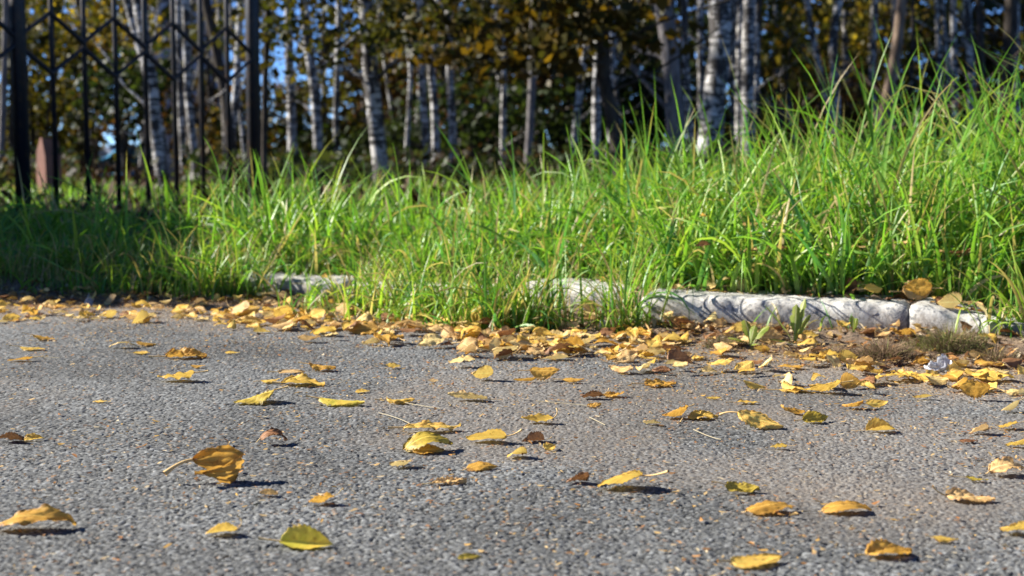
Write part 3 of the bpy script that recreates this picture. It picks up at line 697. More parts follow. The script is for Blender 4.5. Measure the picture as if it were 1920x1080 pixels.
# ------------------------------------------------------------ grass
def blades(xy, L, w, a, th0, bend, twist, seg=7, z=None, colr=None):
    n = len(xy); t = np.linspace(0, 1, seg + 1)
    phi = th0[:, None] + bend[:, None] * t[None] ** 1.4
    kk = ((np.arange(n) * 5741) % 97); tk = .35 + (kk % 13) / 26.; phi = phi + ((kk < 17) * (.7 + (kk % 5) * .3))[:, None] * (t[None] > tk[:, None])
    ds = (L / seg)[:, None]
    pm_ = (phi[:, 1:] + phi[:, :-1]) / 2
    hr = np.concatenate([np.zeros((n, 1)), np.cumsum(np.sin(pm_) * ds, 1)], 1); hz = np.concatenate([np.zeros((n, 1)), np.cumsum(np.cos(pm_) * ds, 1)], 1)
    ca, sa = np.cos(a)[:, None], np.sin(a)[:, None]
    z0 = ground_z(xy[:, 0], xy[:, 1], False) if z is None else z
    cx, cy, cz = xy[:, 0:1] + hr * ca, xy[:, 1:2] + hr * sa, z0[:, None] - .005 + np.maximum(hz, -.9 * z0[:, None] * 0 - 1)
    cz = np.maximum(cz, z0[:, None] - .035 + 0 * cz)
    wd = w[:, None] * np.minimum(1, (1 - t) ** .62 * 1.15)[None] * (.65 + .35 * np.minimum(1, t * 4))[None]
    tw = twist[:, None] * t[None]
    # side vector turns about the blade's own direction
    sx0, sy0 = -sa, ca
    nx, ny, nz = np.cos(phi) * ca, np.cos(phi) * sa, -np.sin(phi)
    sx, sy, sz = sx0 * np.cos(tw) + nx * np.sin(tw), sy0 * np.cos(tw) + ny * np.sin(tw), nz * np.sin(tw)
    mx, my, mz = -sx0 * np.sin(tw) + nx * np.cos(tw), -sy0 * np.sin(tw) + ny * np.cos(tw), nz * np.cos(tw)
    C = np.stack([cx, cy, cz], -1); Sd = np.stack([sx, sy, sz], -1) * wd[..., None] / 2; Nn = np.stack([mx, my, mz], -1) * wd[..., None] * .16
    V = np.stack([C - Sd + Nn, C, C + Sd + Nn], 2).reshape(-1, 3)
    g = gridf(seg + 1, 3); F = (g[None] + (np.arange(n) * (seg + 1) * 3)[:, None, None]).reshape(-1, 4)
    col = np.repeat(colr, (seg + 1) * 3, 0)
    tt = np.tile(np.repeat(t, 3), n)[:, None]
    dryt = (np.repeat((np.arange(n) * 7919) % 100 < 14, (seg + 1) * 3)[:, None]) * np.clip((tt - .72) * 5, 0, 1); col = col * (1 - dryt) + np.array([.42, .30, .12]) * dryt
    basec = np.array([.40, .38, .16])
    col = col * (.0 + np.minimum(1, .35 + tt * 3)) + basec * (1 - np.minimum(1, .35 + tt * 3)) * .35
    return V, F, col
def gcol(r, n, dry=.06, yel=.2):
    c = np.empty((n, 3)); q = r.random(n)
    c[:] = np.array([.145, .31, .034]) * r.uniform(.65, 1.3, (n, 1))
    m = q < yel; c[m] = np.array([.28, .41, .05]) * r.uniform(.7, 1.2, (m.sum(), 1))
    m = (q > .55) & (q < .72); c[m] = np.array([.08, .24, .055]) * r.uniform(.7, 1.2, (m.sum(), 1))
    m = q > 1 - dry; c[m] = np.array([.46, .36, .17]) * r.uniform(.6, 1.2, (m.sum(), 1))
    return c
k = NB('grass_blade'); tint = k.attr('tint')
c = k.mix(k.ramp(k.noise(k.coords(), 60, 3), [(.45, 0.), (.75, .35)]), tint, (.34, .33, .08))
k.base(c, .42, .4); k.translucent(k.mix(1., c, (1.4, 1.5, .75), 'MULTIPLY'), .37); GRASS = k.m
def hmap(x, y):                        # mean height of the sward
    h = np.interp(x, [-1.6, -1.1, -.6, -.25, 0, .3, .7, 1.1, 2], [.13, .15, .195, .14, .172, .205, .245, .29, .32])
    h = h * (1 - .55 * sst((y - 3.5) / 1.5))
    return h
def wood_grass():
    r = np.random.default_rng(3); VV, FF, CC, off = [], [], [], 0
    def add(t):
        nonlocal off
        V, F, C = t; VV.append(V); FF.append(F + off); CC.append(C); off += len(V)
    # tufts
    def patch(n, xr, yr, hs, wr, ntuft, spreadr, dry, seg=7, front=0.0, wild=.5):
        tx = r.uniform(*xr, ntuft); ty = r.uniform(*yr, ntuft)
        i = r.integers(ntuft, size=n); x = tx[i] + r.normal(0, spreadr, n); y = ty[i] + r.normal(0, spreadr, n)
        yk = np.interp(x, KX, KY); m = y > yk + .10 + front; x, y, i = x[m], y[m], i[m]; n = len(x)
        th = hs * (r.uniform(.7, 1.25, ntuft))[i]
        L = hmap(x, y) * th * r.uniform(.45, 1.3, n) * 1.12
        near = sst((y - np.interp(x, KX, KY) - .1) / .35); L *= (.55 + .45 * near) * 1.08
        a = np.arctan2(y - ty[i], x - tx[i]) + r.normal(0, 1.0, n)
        add(blades(np.stack([x, y], 1), L, r.uniform(*wr, n), a, np.abs(r.normal(0, .42, n)), r.gamma(2.0, wild * .62, n), r.normal(0, 1.3, n), seg, colr=gcol(r, n, dry)))
    patch(1500, (-1.5, 1.5), (2.5, 3.1), .9, (.005, .0095), 60, .03, .10, wild=2.2)
    patch(6200, (-1.5, 1.5), (2.45, 3.25), 1.05, (.004, .0105), 180, .04, .13, wild=.9)
    patch(5600, (-1.7, 1.8), (2.5, 3.9), 1.2, (.005, .0105), 230, .045, .08, wild=.75)
    patch(5200, (-2.6, 2.6), (3.4, 5.6), 1.1, (.004, .009), 300, .06, .04, 6, wild=.4)
    patch(6500, (-4.2, 4.2), (5.2, 10.5), 1.15, (.006, .013), 260, .10, .05, 5, wild=.4)
    # low scruffy fringe along the kerb, some growing through it
    n = 5200; x = r.uniform(-1.4, 1.3, n); yk = np.interp(x, KX, KY)
    lo = np.where(((x > .22) & (x < .86)) | ((x > -.60) & (x < -.33)) | ((x > .04) & (x < .20)), .16, np.where(x < -.3, .03, -.05)); y = yk + lo + r.gamma(1.6, .06, n)
    L = r.uniform(.03, .13, n); 
    add(blades(np.stack([x, y], 1), L, r.uniform(.0015, .004, n), r.uniform(0, 6.28, n), np.abs(r.normal(.3, .3, n)), r.gamma(2, .5, n), r.normal(0, 1, n), 5, colr=gcol(r, n, .42, .2)))
    # clumps standing in front of the kerb: (px x, px y, blades, height, spread)
    for px, py, nb, hh, sp in ((1175, 618, 60, .20, .018), (1195, 606, 40, .16, .02), (930, 610, 210, .16, .055), (850, 596, 200, .15, .07), (985, 612, 80, .15, .022),
                               (760, 584, 170, .13, .07), (660, 578, 100, .10, .05), (415, 556, 170, .15, .045), (335, 550, 200, .15, .06), (255, 548, 110, .11, .05), (180, 550, 50, .07, .05), (560, 578, 25, .05, .05),
                               (1920, 640, 90, .14, .03), (1660, 600, 10, .06, .02), (1230, 610, 20, .09, .02), (120, 545, 40, .08, .04), (1500, 628, 12, .06, .05)):
        p = G(px, py, .01); x = p[0] + r.normal(0, sp * 1.3, nb); y = p[1] + np.abs(r.normal(0, sp * .6, nb))
        L = hh * r.uniform(.4, 1.3, nb)
        add(blades(np.stack([x, y], 1), L, r.uniform(.0025, .0064, nb), r.uniform(0, 6.28, nb), np.abs(r.normal(.15, .3, nb)), r.gamma(2, .6, nb), r.normal(0, 1, nb), 7, colr=gcol(r, nb, .20, .25)))
    # tall single blades that stand out against the wood: tip px, foot px, depth, width
    for (tx, ty, fx, fy, D, wd) in ((1590, 92, 1655, 400, 2.75, .009), (1722, 86, 1650, 420, 2.72, .009), (1745, 112, 1880, 330, 2.9, .008), (1800, 110, 1860, 380, 2.85, .008), (1478, 165, 1550, 400, 2.9, .007),
                                    (1178, 188, 1215, 380, 2.95, .008), (1168, 195, 1180, 400, 2.9, .007), (1216, 200, 1290, 400, 3.0, .007), (1060, 230, 1080, 400, 3.0, .006), (958, 245, 965, 400, 2.95, .007),
                                    (380, 255, 420, 420, 3.0, .008), (345, 295, 460, 420, 3.0, .007), (735, 265, 750, 420, 3.0, .006), (1020, 240, 1018, 400, 3.1, .007), (1905, 120, 1940, 330, 2.8, .007),
                                    (1440, 215, 1500, 400, 2.9, .006), (1310, 175, 1345, 380, 3.1, .006), (1530, 200, 1505, 400, 2.9, .006), (1640, 165, 1700, 400, 3.0, .006), (1860, 150, 1800, 380, 3.0, .007), (560, 290, 600, 420, 3.0, .006)):
        A, T_ = P(fx, fy, D), P(tx, ty, D - .05)
        t = np.linspace(0, 1, 9)[:, None]; ctrl = np.array([A[0] * .75 + T_[0] * .25, A[1] + .03, T_[2] * .75 + A[2] * .25])
        c = A * (1 - t) ** 2 + 2 * ctrl * t * (1 - t) + T_ * t ** 2
        wv = wd * np.minimum(1, (1 - t[:, 0]) ** .6 * 1.2); sdv = np.array([.75, -.66, 0])[None] * wv[:, None] / 2
        V = np.stack([c - sdv, c + np.array([0, .0012, 0]), c + sdv], 1).reshape(-1, 3)
        add((V, gridf(9, 3), np.repeat(gcol(r, 1, 0, .2), 27, 0)))
    return np.vstack(VV), np.vstack(FF), np.vstack(CC)
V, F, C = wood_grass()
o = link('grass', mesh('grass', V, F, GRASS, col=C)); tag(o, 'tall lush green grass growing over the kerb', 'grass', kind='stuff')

# dead moss and fine dry grass clumps before the kerb
k = NB('dry_moss'); k.base(k.attr('tint'), .8, .2); k.translucent(k.attr('tint'), .25); MOSS = k.m
def moss(px, py, nb, rx, hh, green, label):
    r = np.random.default_rng(int(px)); p = G(px, py, .012)
    a = r.uniform(0, 6.28, nb); q = r.beta(1.1, 1.6, nb)
    xy = np.stack([p[0] + np.cos(a) * q * rx, p[1] + np.sin(a) * q * rx * .6], 1)
    c = np.array([.22, .15, .09]) * r.uniform(.5, 1.5, (nb, 1)); m = r.random(nb) < green; c[m] = np.array([.16, .17, .05]) * r.uniform(.6, 1.5, (m.sum(), 1))
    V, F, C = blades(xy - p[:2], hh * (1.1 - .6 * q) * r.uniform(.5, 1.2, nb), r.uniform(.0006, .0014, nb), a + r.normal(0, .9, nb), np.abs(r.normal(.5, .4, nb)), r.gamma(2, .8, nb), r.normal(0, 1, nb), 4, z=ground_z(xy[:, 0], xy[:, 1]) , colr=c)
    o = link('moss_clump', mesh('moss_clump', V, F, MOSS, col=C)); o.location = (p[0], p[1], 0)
    tag(o, label, 'moss clump', 'clumps of moss and dead grass before the kerb')
moss(1780, 650, 2600, .075, .050, .55, 'greenish tufty moss clump below the sunken kerb stone')
moss(1660, 664, 2400, .085, .038, .12, 'brown dead moss clump in the middle, before the long kerb stone')
moss(1560, 660, 1300, .06, .028, .1, 'low brown moss clump right of the dandelion')
moss(1345, 640, 1100, .05, .030, .35, 'wispy moss clump at the left end of the long kerb stone')
moss(1870, 668, 900, .05, .03, .1, 'brown moss clump nearest the right edge')

# dandelion: jagged leaves in a rosette
k = NB('dandelion_leaf'); uv = k.new('ShaderNodeUVMap').outputs[0]; sep = k.new('ShaderNodeSeparateXYZ'); k.L(uv, sep.inputs[0])
mr = k.ramp(k.math('ABSOLUTE', k.math('SUBTRACT', sep.outputs[1], .5)), [(.03, 1.), (.09, 0.)])
c = k.mix(mr, k.mix(k.ramp(k.noise(k.coords(), 70), [(.4, 0.), (.7, 1.)]), (.22, .30, .04), (.36, .38, .07)), (.52, .52, .24)); k.base(c, .5, .4); k.translucent(c, .4); DAND = k.m
def weed_leaf(L, a, th0, bend, w, teeth=.45, tilt=.0, seed=0):
    r = np.random.default_rng(seed); n = 20; t = np.linspace(0, 1, n); phi = th0 + bend * 1.5 * t
    hr = np.concatenate([[0], np.cumsum(np.sin(phi[1:]) * L / n)]); hz = np.concatenate([[0], np.cumsum(np.cos(phi[1:]) * L / n)])
    prof = np.where(t < .35, .18, 1) * np.where(t < .35, 1, np.sin(np.clip((t - .25) / .75, 0, 1) * math.pi) ** .6 + .12)
    saw = 1 - teeth * ((t * 5) % 1); wv = w * .72 * prof * saw * (1 + .25 * r.normal(size=n).clip(-1, 1)) + .0010; wv[-1] = .0008
    v = np.linspace(-1, 1, 5); sd_ = np.array([-math.sin(a + tilt), math.cos(a + tilt), .15])
    nrm = np.stack([np.cos(phi) * math.cos(a), np.cos(phi) * math.sin(a), -np.sin(phi)], 1)
    c = np.stack([hr * math.cos(a), hr * math.sin(a), hz], 1)
    V = c[:, None] + sd_[None, None] * (wv[:, None] * v[None])[..., None] + nrm[:, None] * (np.abs(v)[None] * wv[:, None] * .3)[..., None]
    U, W_ = np.meshgrid(t, v * .5 + .5, indexing='ij')
    return V.reshape(-1, 3), gridf(n, 5), np.stack([U, W_], -1).reshape(-1, 2)
def weed(px, py, label, leaves, cat='weed'):
    p = G(px, py, .012); e = empty('dandelion_plant', (p[0], p[1], float(ground_z(p[0], p[1])) - .003)); tag(e, label, cat)
    for s, (L, a, th, b, w_, te) in enumerate(leaves):
        V, F, uv = weed_leaf(L, R(a), th, b, w_, te, seed=s); link('leaf', mesh('leaf', V, F, DAND, uv=uv), e)
weed(1490, 640, 'young dandelion with jagged leaves reaching up before the kerb',
     [(.085, 165, .45, .25, .011, .5), (.082, 40, .12, .25, .009, .5), (.06, 20, .2, .4, .009, .3), (.05, 200, 1.0, .4, .008, .3), (.07, 70, -.05, .3, .011, .4), (.04, 300, .9, .4, .007, .3)])
weed(1408, 642, 'low broad leaved seedling at the left of the dandelion', [(.055, 100, .2, .6, .012, .1), (.05, 20, .3, .6, .010, .1), (.045, 190, .7, .6, .011, .1), (.035, 280, .9, .5, .009, .1), (.04, 60, .0, .6, .008, .1)])
weed(1600, 632, 'tiny green seedling between the moss clumps', [(.03, 60, .3, .4, .005, .1), (.025, 170, .6, .4, .005, .1), (.03, 100, .0, .3, .005, .1)])
weed(1735, 655, 'small round leaved sprout on the greenish moss', [(.022, 200, .5, .3, .006, 0.), (.018, 20, .9, .4, .005, 0.)])

# scraps and dry stalks
k = NB('clear_film'); k.base((.72, .75, .80), .3, .5); k.p.inputs['Transmission Weight'].default_value = .25; k.translucent((.7, .72, .76), .3); FILM = k.m
def scrap(px, py, w_, h_, label, seed, mat, name='plastic_scrap', roll=50):
    p = G(px, py, .01); n = 16; u, v = np.meshgrid(np.linspace(-1, 1, n), np.linspace(0, 1, n), indexing='ij')
    x = u * w_ / 2 * (1 - .5 * v * (fbm(u * 2, v * 2, seed) + .2)); hh = v * h_ * (.6 + .5 * vn(u * 2.5, u * 0, seed))
    y = (fbm(u * 3, v * 3, seed + 2, 2) - .5) * .03; a = R(roll)
    V = np.stack([x, y + hh * math.cos(a), hh * math.sin(a) + (fbm(u * 5, v * 5, seed + 5, 2) - .4) * .008], -1).reshape(-1, 3); V[:, 2] -= V[:, 2].min()
    o = link(name, mesh(name, V, gridf(n, n), mat)); o.location = (p[0], p[1], float(ground_z(p[0], p[1])) + .001); tag(o, label, 'litter')
scrap(1765, 686, .045, .028, 'crumpled clear plastic scrap lying in front of the greenish moss', 3, FILM)
scrap(165, 566, .02, .03, 'small white paper scrap in the shaded grass edge at the left', 8, FILM, 'paper_scrap')
scrap(565, 603, .03, .018, 'grey translucent scrap under the far left kerb stone', 11, FILM)
scrap(1130, 612, .012, .018, 'small white flake at the foot of the grass tuft', 14, FILM, 'paper_scrap')
k = NB('dry_stalk'); k.base((.36, .31, .2), .6); DRY = k.m
for pts, label in (([(760, 755), (795, 762), (826, 766)], 'pale dry grass stalk beside the ragged yellow leaf'), ([(710, 774), (745, 782), (768, 794)], 'thin dry stalk behind the rolled pale leaf'),
                   ([(1005, 752), (1060, 756), (1105, 761)], 'dry stalk lying right of the cream crinkled leaf'), ([(1300, 805), (1330, 820), (1352, 824)], 'bleached stalk below the golden pair'),
                   ([(1480, 652), (1560, 640), (1610, 628)], 'bent dry stalk lying against the moss'), ([(1390, 700), (1450, 690), (1500, 678)], 'long dry stalk across the bare earth'),
                   ([(1105, 782), (1125, 792), (1135, 797)], 'short bleached stalk right of the boat shaped leaf'), ([(60, 668), (90, 670), (112, 671)], 'short dry stalk at the far left asphalt')):
    q = []
    for x, y in pts:
        z = .004
        g = G(x, y, z); z = max(.004, float(ground_z(g[0], g[1])) + .003); q.append(G(x, y, z))
    q = np.array(q); t = np.linspace(0, 1, 12)[:, None]; c = q[0] * (1 - t) ** 2 + 2 * q[1] * t * (1 - t) + q[2] * t ** 2
    V, F = tube(c - q[1], .0005, 5); o = link('dry_stalk', mesh('dry_stalk', V, F, DRY)); o.location = q[1]; tag(o, label, 'stalk', 'dry stalks on the ground')

# ------------------------------------------------------------ iron fence
k = NB('black_iron'); co = k.coords(); k.base(k.mix(k.ramp(k.noise(co, 30, 5), [(.5, 0.), (.7, 1.)]), (.009, .010, .015), (.045, .025, .016)), .5, .4); k.bump(k.noise(co, 90, 3), .2, .001); IRON = k.m
FA, FB = np.array([(45 - 960) / FPX * 5.7, 5.7]), np.array([(479 - 960) / FPX * 6.7, 6.7])
fd = FB - FA; frz = math.atan2(fd[1], fd[0])
def panel(t0, label, lastpost):
    A = FA + fd * t0; e = empty('iron_fence', (A[0], A[1], 0)); tag(e, label, 'fence', 'black iron fence panels')
    def loc(t, z): return np.array([fd[0] * t, fd[1] * t, z])
    def prt(name, parts): V, F = join(parts); return link(name, mesh(name, V, F, IRON, False), e)
    prt('post', [boxm(loc(0, .95), (.044, .044, 2.0), frz), boxm(loc(0, 1.96), (.056, .056, .02), frz)])
    if lastpost: prt('post', [boxm(loc(1, .95), (.046, .046, 2.0), frz), boxm(loc(1, 1.96), (.056, .056, .02), frz)])
    for i in range(1, 8): prt('bar', [boxm(loc(i / 8, .90), (.0155, .0155, 1.66), frz), boxm(loc(i / 8, 1.75), (.012, .012, .06), frz)])
    for z in (.02, 1.62): prt('rail', [boxm(loc(.5, z), (np.linalg.norm(fd) - .064, .028, .03), frz)])
    z0, dz = .737, .112
    for j, zc in ((0, z0), (1, z0 + .62)):
        for sgn in (-1, 1):
            st = []
            for i in range(8):
                za, zb = (zc, zc + sgn * dz) if i % 2 == 0 else (zc + sgn * dz, zc)
                a, b = loc((i - .01) / 8, za + sgn * .010), loc((i + 1.01) / 8, zb + sgn * .010)
                st.append(tube(np.array([a, (a + b) / 2, b]) + np.array([0, -.014, 0]), .0105, 4))
            prt('lattice_strip', st)
panel(0, 'black iron fence panel with diamond lattice, between the two thick posts', True)
panel(-1, 'black iron fence panel running out of the left edge', False)

# ------------------------------------------------------------ trees
k = NB('birch_bark'); co = k.coords('Object'); cs = k.coords('Object', (1, 1, 7.)); geo = k.new('ShaderNodeTexCoord'); sp = k.new('ShaderNodeSeparateXYZ'); k.L(geo.outputs['Object'], sp.inputs[0])
rn = k.rnd()
c = k.mix(k.ramp(k.noise(co, 6, 4, .6), [(.35, 0.), (.7, 1.)]), (.66, .65, .63), (.36, .34, .31))
c = k.mix(k.math('MULTIPLY', rn, .35), c, (.30, .25, .20))
mk = k.ramp(k.noise(cs, 7, 3, .6, .6), [(.50, 0.), (.54, 1.)])
c = k.mix(mk, c, (.035, .03, .028))
blk = k.ramp(k.noise(k.coords('Object', (1.6, 1.6, .9)), 5, 5, .7, .9), [(.49, 0.), (.54, 1.)]); c = k.mix(blk, c, (.04, .034, .03))
low = k.ramp(k.math('ADD', sp.outputs[2], k.math('MULTIPLY', k.noise(co, 7), .5)), [(.25, 1.), (.55, 0.)]); c = k.mix(k.math('MULTIPLY', low, .75), c, (.05, .042, .036))
k.base(c, .7, .3); k.bump(k.noise(cs, 12, 5, .6), .6, .01); BIRCH = k.m
def bark(name, a, b):
    k = NB(name); cs = k.coords('Object', (1, 1, .25)); k.base(k.mix(k.ramp(k.noise(cs, 28, 5, .7), [(.4, 0.), (.65, 1.)]), a, b), .9, .15); k.bump(k.noise(cs, 30, 5, .7), .8, .02); return k.m
DARKB = bark('dark_bark', (.03, .024, .02), (.085, .07, .055)); BROWNB = bark('brown_bark', (.12, .085, .06), (.26, .19, .14)); GREYB = bark('grey_bark', (.10, .09, .09), (.24, .22, .21))
def fol_mat(name, tr=.45):
    k = NB(name); t = k.attr('tint'); k.base(t, .55, .25); k.translucent(k.mix(1., t, (1.35, 1.2, .7), 'MULTIPLY'), tr); return k.m
FOL = fol_mat('foliage')
FC = {'olive': [(0.050, 0.054, 0.009), (0.032, 0.040, 0.007), (0.074, 0.065, 0.009)], 'amber': [(0.071, 0.050, 0.006), (0.042, 0.037, 0.006), (0.031, 0.034, 0.006), (0.110, 0.074, 0.007)], 'green': [(0.020, 0.037, 0.009), (0.030, 0.050, 0.010), (0.015, 0.025, 0.007)],
      'yellow': [(0.336, 0.272, 0.024), (0.149, 0.124, 0.012), (0.099, 0.090, 0.011), (0.059, 0.065, 0.010), (0.178, 0.119, 0.012)], 'brown': [(0.079, 0.040, 0.010), (0.109, 0.059, 0.015), (0.050, 0.034, 0.010)], 'mixed': [(0.054, 0.059, 0.010), (0.109, 0.074, 0.010), (0.030, 0.040, 0.010), (0.139, 0.099, 0.012), (0.070, 0.037, 0.009)]}
def leafcloud(n, cent, rad, size, pal_, seed, clus=40, cs=.16, hollow=0.):
    r = np.random.default_rng(seed); rad = np.array(rad, float)
    d = r.normal(size=(clus, 3)); d /= np.linalg.norm(d, axis=1)[:, None]; q = r.random(clus) ** (1 / 2.2)
    cc = d * q[:, None] * rad; i = r.integers(clus, size=n)
    p = np.array(cent) + cc[i] + r.normal(size=(n, 3)) * rad * cs
    s = r.uniform(.6, 1.3, n) * size
    u = r.normal(size=(n, 3)); u /= np.linalg.norm(u, axis=1)[:, None]; w_ = np.cross(u, r.normal(size=(n, 3))); w_ /= np.linalg.norm(w_, axis=1)[:, None]
    U, W_ = u * s[:, None] * .62, w_ * s[:, None] * .42; nn = np.cross(u, w_) * s[:, None] * .12
    V = np.stack([p - U, p - W_ + nn, p + U, p + W_ + nn], 1).reshape(-1, 3)
    F = np.arange(n * 4).reshape(-1, 4)
    pc = np.array(FC[pal_]); cc_ = pc[(r.integers(len(pc), size=clus))][i]; j = r.random(n) < .35; cc_[j] = pc[r.integers(len(pc), size=j.sum())]
    return V, F, np.repeat(cc_ * r.uniform(.7, 1.25, (n, 1)), 4, 0)
crown_cache = {}
def crown_mesh(pal_, kind):
    if (pal_, kind) not in crown_cache:
        n = 700; V, F, C = leafcloud(n, (0, 0, 0), (1.5, 1.5, 2.6), .17, pal_, 50 + kind, 60, .13)
        crown_cache[(pal_, kind)] = mesh('crown', V, F, FOL, False, col=C)
    return crown_cache[(pal_, kind)]
def trunk_geo(c, rad, n, seed, limbs=True):
    r = np.random.default_rng(seed); V, F = tube(c, rad, n)
    m = len(c); ang = np.tile(np.arange(n), m); ring = np.repeat(np.arange(m), n)
    nz = fbm(ang * .9 + seed, ring * .8, seed, 3) - .5
    cc = c[ring]; V[:m * n] = cc + (V[:m * n] - cc) * (1 + nz[:, None] * .28)
    parts = [(V, F)]
    if limbs:
        for _ in range(r.integers(2, 5)):
            i = r.integers(3, m - 3); a = r.uniform(0, 6.28); Lb = r.uniform(.4, 1.2); t = np.linspace(0, 1, 7)[:, None]
            d = np.array([math.cos(a), math.sin(a) * .6, r.uniform(.1, .9)]); q = c[i] + d * Lb * t + np.array([0, 0, .25]) * Lb * t ** 2 + np.cumsum(r.normal(0, .02, (7, 3)), 0)
            parts.append(tube(q, (rad[i] if hasattr(rad, '__len__') else rad) * .28 * (1 - t[:, 0] * .8), 5))
    return join(parts)
def tree(name, label, pts, wpx, D, mat, pal_='mixed', crown=True, top=9.0, cat='tree', group='trees in the wood behind the grass', seed=0, cz=4.6, low=None):
    q = np.array([P(x, y, D + (i * .0)) for i, (x, y) in enumerate(pts)]); q = q[np.argsort(q[:, 2])]
    sl = (q[-1, 0] - q[0, 0]) / max(.3, q[-1, 2] - q[0, 2]); sl0 = np.clip(sl, -.25, .25)
    gz = float(ground_z(q[0, 0], D, False)) - .06
    zs = np.concatenate([np.linspace(gz, q[-1, 2], 16), np.linspace(q[-1, 2] + .3, top, 10)])
    xs_ = np.where(zs <= q[-1, 2], np.interp(zs, q[:, 2], q[:, 0]), q[-1, 0] + (zs - q[-1, 2]) * sl0 * .6)
    xs_ = np.where(zs < q[0, 2], q[0, 0] - (q[0, 2] - zs) * sl0 * .5, xs_)
    r = np.random.default_rng(seed + 77); wob = np.sin(zs * 1.1 + seed) * .05
    c = np.stack([xs_, D + wob, zs], 1); base = np.array([c[0, 0], D, gz + .06]); rad = wpx * D / FPX / 2 * (.94 - .45 * (zs - gz) / (top - gz)); rad[:2] *= (1.3, 1.12)
    e = empty(name, tuple(base)); tag(e, label, cat, group)
    V, F = trunk_geo(c - base, rad, 12, seed); link('trunk', mesh('trunk', V, F, mat), e)
    if crown:
        o = link('crown', crown_mesh(pal_, seed % 3), e); o.location = tuple(c[-3] - base + np.array([0, 0, -.2])); o.rotation_euler = (0, 0, seed * 1.3); s_ = .78 + .3 * r.random(); o.scale = (s_, s_, s_)
    if low:
        q0 = c[np.argmin(np.abs(c[:, 2] - 1.6))] - base; q1 = P(low[0], low[1], D - .2) - base
        for k_ in range(6):
            t = np.linspace(0, 1, 8)[:, None]; w1 = q1 + r.normal(0, .4, 3) * np.array(low[2]); link('limb', mesh('limb', *tube(q0 * (1 - t) + w1 * t + np.array([0, 0, .25]) * (t * (1 - t)) * 4 * .5, .014 * (1.15 - t[:, 0]), 5), mat), e)
        (lx, ly, lr, ln, lp, ls) = low; p = P(lx, ly, D - .2) - base
        V, F, C = leafcloud(ln, p, lr, ls, lp, seed + 9, 45, .16); link('low_bough', mesh('low_bough', V, F, FOL, False, col=C), e)
    return e
B_ = BIRCH
